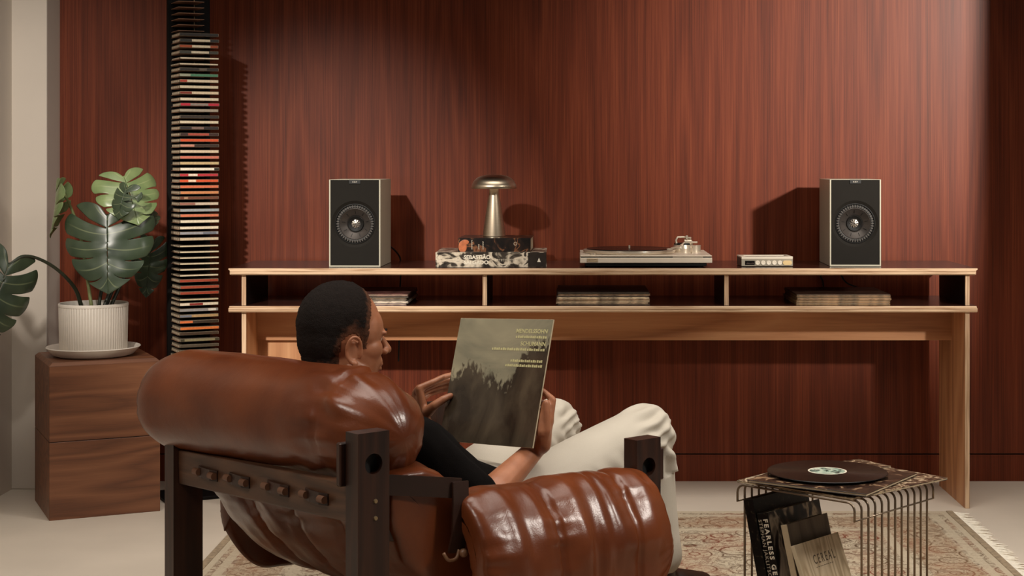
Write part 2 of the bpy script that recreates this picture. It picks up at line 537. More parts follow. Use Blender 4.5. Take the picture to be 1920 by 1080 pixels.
# ================================================================== CONSOLE
M_ply_edge = None
def ply_edge():
    m, nt, b = new_mat('plywood_edge')
    tc = N(nt, 'ShaderNodeTexCoord')
    mp = N(nt, 'ShaderNodeMapping'); mp.inputs['Scale'].default_value = (6, 6, 190)
    nt.links.new(tc.outputs['Object'], mp.inputs['Vector'])
    nz = N(nt, 'ShaderNodeTexNoise'); nz.inputs['Scale'].default_value = 1; nz.inputs['Detail'].default_value = 4
    nt.links.new(mp.outputs[0], nz.inputs['Vector'])
    rp = N(nt, 'ShaderNodeValToRGB')
    e = rp.color_ramp.elements
    e[0].position = 0.30; e[0].color = lin((150, 110, 76)) + (1,)
    e[1].position = 0.55; e[1].color = lin((216, 184, 150)) + (1,)
    nt.links.new(nz.outputs['Fac'], rp.inputs['Fac']); nt.links.new(rp.outputs['Color'], b.inputs['Base Color'])
    b.inputs['Roughness'].default_value = 0.6
    return m
def ply_edge_v():
    m = ply_edge(); m.name = 'plywood_edge_upright'
    for n in m.node_tree.nodes:
        if n.type == 'MAPPING': n.inputs['Scale'].default_value = (220, 6, 5)
    return m
M_ply_edge = ply_edge(); M_ply_edge_v = ply_edge_v()
M_ply = wood('birch_face', (158, 104, 66), (196, 140, 96), (214, 162, 116), 'X', grain=26, stretch=0.06, rough=0.5, ring=3, bump=0.05)
M_ply_up = wood('birch_face_upright', (158, 104, 66), (196, 140, 96), (214, 162, 116), 'Z', grain=26, stretch=0.06, rough=0.5, ring=3, bump=0.05)
M_lam = plain('dark_brown_laminate', (58, 30, 22), 0.26, var=0.12, vscale=9, bump=0.03, coat=0.25)
M_black = plain('black_laminate', (14, 12, 11), 0.5, var=0.1)

con = empty('console', (0, 0, 0), 0, 'long plywood console with open shelf standing against the wood wall', 'console')
YF, YB = 5.60, 6.00
def plate(name, x0, x1, zt, zb, flip):
    """plywood plate: dark laminate on top, bevelled edge strips on three sides"""
    p = obj(name, (lambda b: (box(b, (x0 + 0.02, 5.595, zb + 0.001), (x1 - 0.02, YB + 0.02, zt - 0.0015)), b)[1])(nb()), M_ply, con)
    bm = nb()
    box(bm, (x0 + 0.002, 5.583, zt - 0.0018), (x1 - 0.002, YB + 0.02, zt))
    obj('laminate', bm, M_lam, p)
    # front strip with slanted ends and a fine step, sides likewise
    a, b_ = (0.0, 0.008) if not flip else (0.003, 0.0)
    bm = nb()
    zm = zt - (zt - zb) * 0.45
    prof = [(5.578 + 0.004, zt - 0.0005), (5.578, zt - 0.004), (5.578, zm), (5.580, zm - 0.001), (5.580, zb + 0.004), (5.585, zb)]
    L = [bm.verts.new((x0 + (a if z > zm else b_) , y, z)) for y, z in prof]
    Rr = [bm.verts.new((x1 - (a if z > zm else b_), y, z)) for y, z in prof]
    Lb = [bm.verts.new((x0 + (a if z > zm else b_), 5.60, z)) for y, z in prof]
    Rb = [bm.verts.new((x1 - (a if z > zm else b_), 5.60, z)) for y, z in prof]
    for i in range(len(prof) - 1):
        bm.faces.new((L[i], L[i + 1], Rr[i + 1], Rr[i]))
        bm.faces.new((L[i], Lb[i], Lb[i + 1], L[i + 1])); bm.faces.new((Rr[i], Rr[i + 1], Rb[i + 1], Rb[i]))
        bm.faces.new((Lb[i], Rb[i], Rb[i + 1], Lb[i + 1]))
    bm.faces.new((L[0], Rr[0], Rb[0], Lb[0])); bm.faces.new((L[-1], Lb[-1], Rb[-1], Rr[-1]))
    obj('edge_strip', bm, M_ply_edge, p)
    for xa, xb in ((x0 + a, x0 + 0.02), (x1 - 0.02, x1 - a)):
        bm = nb(); box(bm, (xa, 5.60, zb), (xb, YB + 0.02, zt - 0.002), None, 0.001, 1)
        obj('edge_strip', bm, M_ply_edge, p)
    return p
plate('top_board', -1.186, 1.382, 0.828, 0.8045, False)
plate('shelf_board', -1.186, 1.382, 0.6985, 0.6765, True)
def upright(name, x0, x1, z0, z1, m, y0=YF, y1=YB, side_dark=None):
    p = bxo(name, (x0, y0 + 0.003, z0), (x1, y1, z1), m, con)
    bm = nb(); box(bm, (x0, y0, z0), (x1, y0 + 0.0035, z1), None, 0.001, 1)
    obj('edge_strip', bm, M_ply_edge_v, p)
    return p
XL, XR = -1.145, 1.3600
upright('leg_panel', XL, XL + 0.0155, 0.0, 0.6765, M_ply_up)
upright('leg_panel', XR - 0.0155, XR, 0.0, 0.6765, M_ply_up)
upright('end_divider', XL, XL + 0.0155, 0.6985, 0.8045, M_black)
upright('end_divider', XR - 0.0155, XR, 0.6985, 0.8045, M_black)
upright('divider', -0.3165, -0.301, 0.6985, 0.8045, M_black)
upright('divider', 0.5155, 0.531, 0.6985, 0.8045, M_black)
bxo('apron', (XL + 0.0155, 5.80, 0.557), (XR - 0.0155, 5.818, 0.6765), M_ply, con)
bxo('back_panel', (XL + 0.0155, 5.82, 0.0), (-0.88, 5.836, 0.6765), M_ply_up, con)

# ================================================================== LOUDSPEAKERS
M_cab = plain('sage_lacquer', (186, 180, 160), 0.45, var=0.02)
M_baffle = plain('charcoal_baffle', (30, 27, 23), 0.75, var=0.04, bump=0.06, bscale=400, spec=0.15)
M_rubber = plain('black_rubber', (15, 14, 13), 0.55)
M_cone = plain('grey_aluminium_cone', (92, 86, 82), 0.38, metal=0.75, var=0.05)
M_ringm = plain('surround_grey', (78, 73, 68), 0.45, var=0.05)
M_silver = plain('bright_silver', (215, 205, 190), 0.3, metal=0.9)
M_badge = plain('badge_text', (200, 190, 175), 0.5)

def speaker(loc, rz, label):
    s = empty('bookshelf_speaker', loc, rz, label, 'speaker', 'pair of bookshelf speakers on the console')
    W, H, D = 0.178, 0.303, 0.278
    bm = nb()
    box(bm, (-W / 2, 0.036, 0.001), (W / 2, D, H))
    for lo, hi in (((-W / 2, 0.0045, 0.001), (-W / 2 + 0.006, 0.036, H)), ((W / 2 - 0.006, 0.0045, 0.001), (W / 2, 0.036, H)), ((-W / 2 + 0.006, 0.0045, 0.001), (W / 2 - 0.006, 0.036, 0.007)), ((-W / 2 + 0.006, 0.0045, H - 0.006), (W / 2 - 0.006, 0.036, H))):
        box(bm, lo, hi)
    obj('cabinet', bm, M_cab, s)
    t = 0.0045
    bm = nb()
    for lo, hi in (((-W / 2, 0, 0.001), (-W / 2 + t, 0.006, H)), ((W / 2 - t, 0, 0.001), (W / 2, 0.006, H)), ((-W / 2 + t, 0, 0.001), (W / 2 - t, 0.006, 0.001 + t)), ((-W / 2 + t, 0, H - 0.0015), (W / 2 - t, 0.006, H))):
        box(bm, lo, hi)
    obj('trim_frame', bm, M_cab, s)
    # baffle with the dished recess round the driver
    cz = 0.149
    bm = nb()
    seg = 64
    x0, x1, z0, z1 = -W / 2 + t, W / 2 - t, 0.001 + t, H - 0.0015
    outer, inner, deep = [], [], []
    for k in range(seg):
        a = 2 * PI * (k + 0.5) / seg
        dx, dz = math.cos(a), math.sin(a)
        sc = min((x1 if dx > 0 else x0) / dx if abs(dx) > 1e-6 else 9, ((z1 - cz) if dz > 0 else (z0 - cz)) / dz if abs(dz) > 1e-6 else 9)
        outer.append(bm.verts.new((dx * sc, 0.002, cz + dz * sc)))
        inner.append(bm.verts.new((dx * 0.081, 0.002, cz + dz * 0.081)))
        deep.append(bm.verts.new((dx * 0.069, 0.008, cz + dz * 0.069)))
    cor = [bm.verts.new((x, 0.002, z)) for x, z in ((x1, z1), (x0, z1), (x0, z0), (x1, z0))]
    for k in range(seg):
        k2 = (k + 1) % seg
        o1, o2 = outer[k], outer[k2]
        same = abs(o1.co.x - o2.co.x) < 1e-6 or abs(o1.co.z - o2.co.z) < 1e-6
        if same: bm.faces.new((inner[k], o1, o2, inner[k2]))
        else:
            c = min(cor, key=lambda v: (v.co - o1.co).length + (v.co - o2.co).length)
            bm.faces.new((inner[k], o1, c, o2, inner[k2]))
        bm.faces.new((deep[k], inner[k], inner[k2], deep[k2]))
    obj('baffle', bm, M_baffle, s, smooth=True, autosmooth=20)
    MY = Matrix.Translation((0, 0, cz)) @ Matrix.Rotation(R(90), 4, 'X')       # lathe axis out of the front
    dr = obj('driver_ring', (lambda b: (lathe(b, [(0.0705, -0.012), (0.0705, -0.006), (0.068, -0.0045), (0.0665, -0.006), (0.0665, -0.012)], 64, MY), b)[1])(nb()), M_rubber, s, True, autosmooth=40)
    # fluted surround: separate ribs standing on a dark ring
    bm = nb(); lathe(bm, [(0.0665, -0.012), (0.066, -0.0095), (0.055, -0.0095), (0.0535, -0.011)], 64, MY)
    sr = obj('surround', bm, M_rubber, s, True)
    bm = nb()
    for k in range(44):
        a = 2 * PI * k / 44
        M = MY @ Matrix.Rotation(a, 4, 'Z')
        box(bm, (0.0555, -0.0022, -0.0098), (0.0655, 0.0022, -0.0072), M, 0.001, 1)
    tag(obj('surround_ribs', bm, M_ringm, sr), kind='stuff')
    bm = nb(); lathe(bm, [(0.0545, -0.0095), (0.053, -0.0085), (0.051, -0.0105), (0.030, -0.026), (0.0275, -0.028), (0.0275, -0.03), (0.0, -0.03)], 64, MY)
    cn = obj('cone', bm, M_cone, s, True, autosmooth=50)
    bm = nb()
    for k in range(9):
        M = MY @ Matrix.Rotation(2 * PI * k / 9 + 0.2, 4, 'Z') @ Matrix.Translation((0.036, 0, -0.0205)) @ Matrix.Rotation(R(-36.6), 4, 'Y')
        box(bm, (0, -0.0006, -0.001), (0.013, 0.0006, 0.0012), M)
    tag(obj('cone_ribs', bm, M_rubber, cn), kind='stuff')
    bm = nb(); lathe(bm, [(0.0275, -0.024), (0.026, -0.022), (0.022, -0.025), (0.014, -0.031), (0.0, -0.032)], 48, MY)
    tw = obj('tweeter', bm, M_rubber, s, True, autosmooth=50)
    bm = nb()
    for k in range(9):
        M = MY @ Matrix.Rotation(2 * PI * k / 9 + 0.35, 4, 'Z')
        v = [bm.verts.new(M @ Vector(q)) for q in ((0.003, -0.0004, -0.0215), (0.0135, -0.0022, -0.0235), (0.0135, 0.0022, -0.0235), (0.003, 0.0004, -0.0215))]
        vb = [bm.verts.new(M @ Vector((q[0], q[1], q[2] - 0.0015))) for q in ((0.003, -0.0004, -0.0215), (0.0135, -0.0022, -0.0235), (0.0135, 0.0022, -0.0235), (0.003, 0.0004, -0.0215))]
        bm.faces.new(v); bm.faces.new(vb[::-1])
        for i in range(4): bm.faces.new((v[i], vb[i], vb[(i + 1) % 4], v[(i + 1) % 4]))
    tag(obj('waveguide_fins', bm, M_silver, tw), kind='stuff')
    bd = bxo('badge', (-0.02, -0.0008, H - 0.0145), (0.02, 0.003, H - 0.001), M_rubber, s, 0.0006, 1)
    lettering('lettering', 'KEF', 0.0075, frame((1, 0, 0), (0, 0, 1), (0, -1, 0), (0, -0.001, H - 0.0105)), M_badge, bd, 'CENTER', 1.5, 0.0001)
    bxo('base_gasket', (-W / 2 + 0.01, 0.012, -0.0005), (W / 2 - 0.01, D - 0.01, 0.0012), M_rubber, s)
    return s
speaker((-0.7608, 5.637, 0.8283), R(-1.0), 'sage-sided black bookshelf speaker at the left, nearest the lamp')
speaker((0.9806, 5.68, 0.8283), R(-1.2), 'sage-sided black bookshelf speaker at the right end beside the small radio')

# ================================================================== LAMP + BOOKS
M_steel = None
def brushed():
    m, nt, b = new_mat('brushed_champagne_steel')
    tc = N(nt, 'ShaderNodeTexCoord'); mp = N(nt, 'ShaderNodeMapping'); mp.inputs['Scale'].default_value = (30, 30, 900)
    nt.links.new(tc.outputs['Object'], mp.inputs['Vector'])
    nz = N(nt, 'ShaderNodeTexNoise'); nz.inputs['Scale'].default_value = 1.0; nz.inputs['Detail'].default_value = 2
    nt.links.new(mp.outputs[0], nz.inputs['Vector'])
    rp = N(nt, 'ShaderNodeValToRGB'); rp.color_ramp.elements[0].color = lin((176, 158, 134)) + (1,); rp.color_ramp.elements[1].color = lin((206, 190, 168)) + (1,)
    nt.links.new(nz.outputs['Fac'], rp.inputs['Fac']); nt.links.new(rp.outputs['Color'], b.inputs['Base Color'])
    b.inputs['Metallic'].default_value = 1; b.inputs['Roughness'].default_value = 0.3
    b.inputs['Anisotropic'].default_value = 0.7
    tg = N(nt, 'ShaderNodeTangent'); tg.direction_type = 'RADIAL'; tg.axis = 'Z'
    nt.links.new(tg.outputs[0], b.inputs['Tangent'])
    return m
M_steel = brushed()
lamp = empty('table_lamp', (-0.2845, 5.76, 0.9285), 0, 'brushed steel mushroom table lamp standing on two stacked books', 'lamp')
bm = nb(); lathe(bm, [(0, 0), (0.039, 0), (0.0405, 0.002), (0.040, 0.006), (0.0335, 0.055), (0.0255, 0.11), (0.0185, 0.155), (0.0155, 0.176), (0.0155, 0.18), (0, 0.18)], 64)
obj('stem', bm, M_steel, lamp, True, autosmooth=40)
bm = nb(); lathe(bm, [(0.0785, 0.171), (0.080, 0.1705), (0.0805, 0.172), (0.078, 0.184), (0.072, 0.196), (0.060, 0.208), (0.045, 0.2145), (0.025, 0.2185), (0, 0.2195)], 64)
sh = obj('shade', bm, M_steel, lamp, True, autosmooth=60)
bm = nb(); lathe(bm, [(0.0785, 0.171), (0.076, 0.173), (0.07, 0.178), (0.0165, 0.18)], 64)
m_, nt_, b_ = new_mat('lamp_diffuser'); b_.inputs['Base Color'].default_value = (0.9, 0.82, 0.7, 1); b_.inputs['Emission Color'].default_value = (1, 0.8, 0.55, 1); b_.inputs['Emission Strength'].default_value = 0.25
obj('diffuser', bm, m_, sh, True)

M_paper = plain('page_block', (206, 190, 160), 0.85, var=0.15, vscale=200)
def book(name, loc, rz, wdt, dep, hgt, cover, label, spine='front', group=None):
    """closed book lying flat; spine towards the viewer (-y)"""
    b = empty(name, loc, rz, label, 'book', group)
    t = 0.0025
    bm = nb()
    box(bm, (-wdt / 2, 0, 0), (wdt / 2, dep, t), None, 0.0005, 1)
    box(bm, (-wdt / 2, 0, hgt - t), (wdt / 2, dep, hgt), None, 0.0005, 1)
    box(bm, (-wdt / 2, -0.001, 0), (wdt / 2, t, hgt), None, 0.0008, 1)
    obj('cover', bm, cover, b)
    bxo('pages', (-wdt / 2 + 0.004, t, t), (wdt / 2 - 0.004, dep - 0.004, hgt - t), M_paper, b)
    return b
M_photo1 = marbled('jacket_marble', [(0.36, (30, 26, 22)), (0.46, (70, 62, 54)), (0.52, (200, 186, 164)), (0.6, (226, 212, 190)), (0.68, (60, 52, 46))], 16, 1.8, 0.28, (0.8, 1, 1.3), 3)
M_photo2 = marbled('jacket_dark', [(0.42, (20, 15, 13)), (0.55, (40, 28, 22)), (0.62, (130, 84, 56)), (0.68, (34, 24, 20))], 20, 1.5, 0.28, (1, 1, 1), 3)
M_white_ink = plain('white_ink', (236, 226, 206), 0.6)
bk1 = book('art_book', (-0.2885, 5.632, 0.8284), R(0.5), 0.3835, 0.29, 0.0515, M_photo1, 'thick black and white marbled art book, lower of the two under the lamp')
FR = lambda x, z, y=-0.0013: frame((1, 0, 0), (0, 0, 1), (0, -1, 0), (x, y, z))
lettering('title_lettering', 'SEBASTI\u00c3O', 0.0185, FR(-0.094, 0.0285), M_white_ink, bk1, 'LEFT', 1.0, 0.0006)
lettering('title_lettering', 'SALGADO', 0.0185, FR(-0.094, 0.0105), M_white_ink, bk1, 'LEFT', 1.0, 0.0006)
bm = nb()
for i in range(11): box(bm, (0.02 + i * 0.0072, -0.0014, 0.0255 + 0.0008 * (i % 2)), (0.0255 + i * 0.0072, -0.0008, 0.0285))
for i in range(9): box(bm, (0.02 + i * 0.0072, -0.0014, 0.0205), (0.025 + i * 0.0072, -0.0008, 0.0235 - 0.0008 * (i % 2)))
tag(obj('subtitle_print', bm, plain('grey_ink', (190, 178, 158), 0.6), bk1), kind='stuff')
bxo('jacket_panel', (0.128, -0.0013, 0.0008), (0.1905, -0.0008, 0.0505), plain('panel_dark', (48, 41, 36), 0.3, var=0.2, vscale=60), bk1)
bm = nb(); v = [bm.verts.new((x, -0.0016, z)) for x, z in ((0.160, 0.018), (0.172, 0.018), (0.166, 0.033))]; bm.faces.new(v)
r_ = bmesh.ops.extrude_face_region(bm, geom=bm.faces[:])
for q in r_['geom']:
    if isinstance(q, bmesh.types.BMVert): q.co.y += 0.0004
obj('publisher_mark', bm, M_white_ink, bk1)
bk2 = book('art_book', (-0.2780, 5.655, 0.8801), R(-1.5), 0.2525, 0.235, 0.0482, M_photo2, 'smaller dark photo book on the marbled book, directly under the lamp')
bm = nb(); ball(bm, (-0.1105, -0.0010, 0.018), (0.0145, 0.0004, 0.021), 3); ball(bm, (-0.102, -0.0010, 0.034), (0.0135, 0.0004, 0.0085), 3)
for v in bm.verts:
    v.co.x = max(v.co.x, -0.1255); v.co.z = max(v.co.z, 0.0008)
obj('orange_patch', bm, plain('orange_print', (190, 110, 70), 0.35, var=0.2, vscale=70), bk2)
bm = nb()
for x, n_ in ((-0.080, 9), (-0.056, 5), (-0.041, 8)):
    for i in range(n_): box(bm, (x, -0.0014, 0.009 + i * 0.0036), (x + 0.0038 - 0.001 * (i % 2), -0.0008, 0.0115 + i * 0.0036))
lat = Matrix.Translation((0.073, -0.0012, 0.0285)) @ Matrix.Rotation(R(90), 4, 'X')
lathe(bm, [(0.0045, -0.0003), (0.006, -0.0003), (0.006, 0.0004), (0.0045, 0.0004), (0.0045, -0.0003)], 20, lat)
tag(obj('spine_print', bm, plain('grey_ink', (190, 178, 158), 0.6), bk2), kind='stuff')

# ================================================================== TURNTABLE
M_alu = plain('satin_aluminium', (234, 219, 198), 0.4, metal=0.15, var=0.03)
M_alu2 = plain('bright_aluminium', (214, 200, 180), 0.28, metal=0.55, var=0.03)
M_vinyl = None
def vinyl():
    m, nt, b = new_mat('vinyl_grooves')
    tc = N(nt, 'ShaderNodeTexCoord')
    ln = N(nt, 'ShaderNodeVectorMath', operation='LENGTH')
    nt.links.new(tc.outputs['Object'], ln.inputs[0])
    mu = N(nt, 'ShaderNodeMath', operation='MULTIPLY'); mu.inputs[1].default_value = 3400
    nt.links.new(ln.outputs['Value'], mu.inputs[0])
    sn = N(nt, 'ShaderNodeMath', operation='SINE'); nt.links.new(mu.outputs[0], sn.inputs[0])
    bp = N(nt, 'ShaderNodeBump'); bp.inputs['Strength'].default_value = 0.35; bp.inputs['Distance'].default_value = 0.0004
    nt.links.new(sn.outputs[0], bp.inputs['Height']); nt.links.new(bp.outputs['Normal'], b.inputs['Normal'])
    b.inputs['Base Color'].default_value = lin((20, 16, 14)) + (1,); b.inputs['Roughness'].default_value = 0.22
    b.inputs['Anisotropic'].default_value = 0.6
    tg = N(nt, 'ShaderNodeTangent'); tg.direction_type = 'RADIAL'; tg.axis = 'Z'
    nt.links.new(tg.outputs[0], b.inputs['Tangent'])
    return m
M_vinyl = vinyl()
tt = empty('turntable', (0.2475, 5.615, 0.8283), 0, 'silver record player with platter and tonearm in the middle of the console', 'turntable')
W = 0.456; D = 0.36
bxo('base', (-W / 2 + 0.018, 0.012, 0.004), (W / 2 - 0.018, D - 0.012, 0.0155), M_rubber, tt, 0.002, 1)
for sx_ in (-1, 1):
    for yy in (0.04, D - 0.04):
        bm = nb(); cyl(bm, (sx_ * (W / 2 - 0.045), yy, 0), 0.017, 0.006, 24); obj('foot', bm, M_rubber, tt)
bxo('plinth', (-W / 2, 0.0, 0.0155), (W / 2, D, 0.0335), M_alu, tt, 0.0015, 2)
bxo('slot', (-W / 2 + 0.003, 0.0015, 0.0335), (W / 2 - 0.003, D - 0.003, 0.0375), M_rubber, tt)
bxo('deck', (-W / 2 + 0.001, 0.0, 0.0375), (W / 2 - 0.001, D - 0.001, 0.0415), M_alu, tt, 0.001, 1)
bxo('strip', (0.092, 0.0, 0.0337), (W / 2 - 0.032, 0.004, 0.0374), M_alu2, tt)
nm = bxo('name_plate', (-0.204, -0.0006, 0.0195), (-0.166, 0.001, 0.0312), plain('name_plate_gold', (206, 184, 150), 0.4, metal=0.3), tt)
bm = nb()
for lo, hi in (((-0.2045, -0.0012, 0.019), (-0.2033, 0, 0.031)), ((-0.2045, -0.0012, 0.019), (-0.166, 0, 0.0198))): box(bm, lo, hi)
tube(bm, catmull([(-0.199, -0.001, 0.030), (-0.1955, -0.001, 0.0275), (-0.199, -0.001, 0.0255), (-0.194, -0.001, 0.0245), (-0.190, -0.001, 0.0275), (-0.187, -0.001, 0.0255), (-0.184, -0.001, 0.0275), (-0.181, -0.001, 0.026), (-0.177, -0.001, 0.0285), (-0.171, -0.001, 0.027)], 4), 0.0004, 5)
tag(obj('script_mark', bm, plain('brown_ink', (90, 60, 45), 0.6), nm), kind='stuff')
bm = nb(); lathe(bm, [(0.158, 0.0415), (0.163, 0.0435), (0.1645, 0.050), (0.1635, 0.0535), (0.158, 0.0545), (0, 0.0545)], 96, Matrix.Translation((-0.052, 0.178, 0)))
obj('platter', bm, M_alu2, tt, True, autosmooth=35)
rec = nb(); lathe(rec, [(0, 0), (0.151, 0), (0.152, 0.001), (0.151, 0.0022), (0.052, 0.0018), (0.050, 0.0022), (0, 0.0022)], 96)
o = obj('record_on_platter', rec, M_vinyl, tt, True, autosmooth=35); o.location = (-0.052, 0.178, 0.0552)
bm = nb(); cyl(bm, (-0.052, 0.178, 0.0570), 0.0032, 0.011, 16); obj('spindle', bm, M_alu2, tt, True, autosmooth=40)
ta = obj('tonearm_base', (lambda b: (cyl(b, (0.140, 0.215, 0.0415), 0.034, 0.014, 40), cyl(b, (0.140, 0.215, 0.0555), 0.0345, 0.0125, 40, r2=0.032), b)[2])(nb()), M_alu2, tt, True, autosmooth=40)
bm = nb(); cyl(bm, (0.140, 0.215, 0.068), 0.030, 0.006, 40); obj('collar', bm, M_rubber, ta, True, autosmooth=40)
bm = nb()
tube(bm, [(0.119, 0.20, 0.066), (0.115, 0.20, 0.085), (0.121, 0.20, 0.0955), (0.140, 0.205, 0.096), (0.157, 0.205, 0.0945)], 0.0038, 10)
cyl(bm, (0.146, 0.208, 0.078), 0.012, 0.024, 20, axis='X'); box(bm, (0.150, 0.195, 0.088), (0.158, 0.206, 0.102), None, 0.001, 1)
box(bm, (0.158, 0.195, 0.0905), (0.170, 0.21, 0.096), None, 0.001, 1)
obj('gimbal', bm, M_alu2, ta, True, autosmooth=40)
bm = nb(); cyl(bm, (0.165, 0.225, 0.074), 0.013, 0.026, 24, axis='Y'); cyl(bm, (0.160, 0.205, 0.077), 0.0035, 0.032, 12, axis='X')
obj('counterweight', bm, M_alu2, ta, True, autosmooth=40)
bm = nb(); tube(bm, catmull([(0.146, 0.215, 0.077), (0.135, 0.15, 0.073), (0.118, 0.09, 0.068), (0.09, 0.055, 0.0635)], 6), 0.0032, 10)
box(bm, (0.074, 0.030, 0.0575), (0.093, 0.062, 0.0635), None, 0.001, 1)
obj('tonearm', bm, M_alu2, tt, True, autosmooth=40)
bm = nb(); cyl(bm, (0.183, 0.225, 0.0415), 0.0225, 0.0215, 32); cyl(bm, (0.183, 0.225, 0.063), 0.0235, 0.003, 32)
obj('speed_dial', bm, M_alu2, tt, True, autosmooth=40)
bm = nb(); tube(bm, [(0.168, 0.12, 0.0415), (0.168, 0.118, 0.064), (0.168, 0.10, 0.069)], 0.0022, 8); cyl(bm, (0.168, 0.118, 0.0415), 0.006, 0.006, 16)
obj('cue_lever', bm, M_alu2, tt, True, autosmooth=40)
bm = nb(); cyl(bm, (-0.203 + 0.02, 0.03, 0.0415), 0.011, 0.0065, 24); obj('start_button', bm, M_alu2, tt, True, autosmooth=40)

# ================================================================== SMALL RADIO
rd = empty('portable_radio', (0.6710, 5.665, 0.8283), R(2.5), 'small silver radio with five round cream buttons between turntable and right speaker', 'radio')
W, H, D = 0.180, 0.0350, 0.115
M_radio = plain('radio_silver', (176, 166, 148), 0.35, metal=0.35, var=0.03)
M_radio_l = plain('radio_light', (232, 220, 200), 0.4, metal=0.1, var=0.02)
M_cream = plain('cream_button', (238, 226, 206), 0.5, var=0.02)
bxo('body', (-W / 2, 0.002, 0.001), (W / 2, D, H - 0.003), plain('radio_body', (58, 52, 46), 0.45), rd, 0.001, 1)
bxo('front_plate', (-W / 2, 0, 0.002), (W / 2, 0.003, H - 0.009), M_radio, rd, 0.0008, 1)
bm = nb()
for lo, hi in (((-W / 2, -0.0005, H - 0.009), (W / 2, 0.020, H)), ((-W / 2, 0.095, H - 0.004), (W / 2, D, H)), ((-W / 2, 0.020, H - 0.006), (-W / 2 + 0.018, 0.095, H)), ((W / 2 - 0.014, 0.020, H - 0.006), (W / 2, 0.095, H))):
    box(bm, lo, hi, None, 0.001, 1)
obj('top_frame', bm, M_radio_l, rd)
dp = bxo('display', (-0.0775, -0.0009, 0.0058), (-0.0435, 0.0005, 0.0205), plain('display_black', (16, 12, 10), 0.2), rd)
bm = nb()
for i in range(7): box(bm, (-0.0735 + i * 0.004, -0.0011, 0.010), (-0.0712 + i * 0.004, -0.0006, 0.0115 + 0.0022 * ((i * 3) % 4) / 3))
tag(obj('level_bars', bm, plain('display_mark', (84, 64, 54), 0.5), dp), kind='stuff')
for i in range(5):
    x = -0.0338 + i * 0.0195
    bm = nb(); lathe(bm, [(0.0078, 0), (0.0078, 0.002), (0.0070, 0.0028), (0.0042, 0.0028), (0.0036, 0.0022), (0, 0.0022)], 28, Matrix.Translation((x, 0.0002, 0.0132)) @ Matrix.Rotation(R(90), 4, 'X'))
    obj('button', bm, M_cream, rd, True, autosmooth=35)
bm = nb()
ring_o = []
for k in range(32):
    a = 2 * PI * k / 32
    ring_o.append((0.0705 + (0.0079 if math.cos(a) > 0 else -0.0079) + 0.0078 * math.cos(a), 0.0132 + 0.0078 * math.sin(a)))
f_ = [bm.verts.new((x, -0.0025, z)) for x, z in ring_o]; bk_ = [bm.verts.new((x, 0.0005, z)) for x, z in ring_o]
bm.faces.new(f_); bm.faces.new(bk_[::-1])
for k in range(32): bm.faces.new((f_[k], f_[(k + 1) % 32], bk_[(k + 1) % 32], bk_[k]))
obj('amber_key', bm, plain('amber_key', (226, 196, 140), 0.45, var=0.03), rd)
for sx_ in (-1, 1):
    for yy in (0.012, D - 0.012):
        bm = nb(); cyl(bm, (sx_ * (W / 2 - 0.012), yy, 0), 0.005, 0.0015, 12); obj('foot', bm, M_rubber, rd)

# ================================================================== RECORD SLEEVES ON THE SHELF
def sleeve(loc, rz, size, th, m, label, group):
    s = empty('record_sleeve', loc, rz, label, 'record', group)
    bm = nb(); box(bm, (-size / 2, 0, 0), (size / 2, size, th * 0.30), None, 0.0003, 1); box(bm, (-size / 2, 0, th * 0.70), (size / 2, size, th * 0.985), None, 0.0003, 1)
    box(bm, (-size / 2, size - 0.002, 0), (size / 2, size, th * 0.98))
    obj('cover', bm, m, s)
    bxo('inner_sleeve', (-size / 2 + 0.003, 0.003, th * 0.30), (size / 2 - 0.003, size - 0.003, th * 0.70), plain('inner_paper', (196, 178, 150), 0.8, var=0.3, vscale=40), s)
    return s
def sl_mat(i, pal):
    c = pal[i % len(pal)]
    return marbled('sleeve_%d_%d_%d' % c, [(0.35, tuple(int(v * 0.6) for v in c)), (0.5, c), (0.62, tuple(min(255, int(v * 1.25 + 8)) for v in c))], 26, 1.2, 0.4, (1, 1, 2), 3)
ORD = ['bottom', 'second', 'third', 'fourth', 'fifth', 'sixth', 'seventh', 'eighth', 'ninth', 'tenth', 'eleventh']
def stack(x0, y0, n, th, pal, words, where, size=0.318, jit=0.005):
    z = 0.6987
    for i in range(n):
        t = th * random.uniform(0.8, 1.2)
        pos = 'topmost' if i == n - 1 else ('lowest' if i == 0 else ORD[i] + ' from bottom')
        sleeve((x0 + random.uniform(-jit, jit), y0 + random.uniform(0, jit), z), R(random.uniform(-0.8, 0.8)), size, t, sl_mat(i, pal),
               '%s record sleeve, %s in the shelf pile %s' % (words[i % len(words)], pos, where), 'record sleeves lying on the console shelf')
        z += t
stack(-0.735, 5.606, 6, 0.0064, [(120, 100, 96), (190, 176, 160), (44, 34, 30), (170, 150, 130), (30, 24, 22), (96, 62, 56)], ['grey', 'pale', 'black', 'beige', 'black', 'plum'], 'behind the head')
stack(0.100, 5.606, 8, 0.0056, [(84, 68, 56), (176, 150, 120), (196, 176, 146), (150, 120, 94), (200, 180, 150), (60, 46, 40), (170, 140, 112), (34, 26, 23)], ['brown', 'tan', 'cream', 'tan', 'cream', 'dark', 'tan', 'black'], 'under the turntable')
stack(0.928, 5.612, 8, 0.0050, [(150, 118, 80), (132, 100, 70), (160, 126, 88), (126, 96, 66), (150, 116, 84), (110, 84, 60), (140, 108, 76), (58, 38, 28)], ['brown', 'brown', 'tan', 'brown', 'tan', 'brown', 'tan', 'dark brown'], 'under the right speaker', 0.325, 0.003)

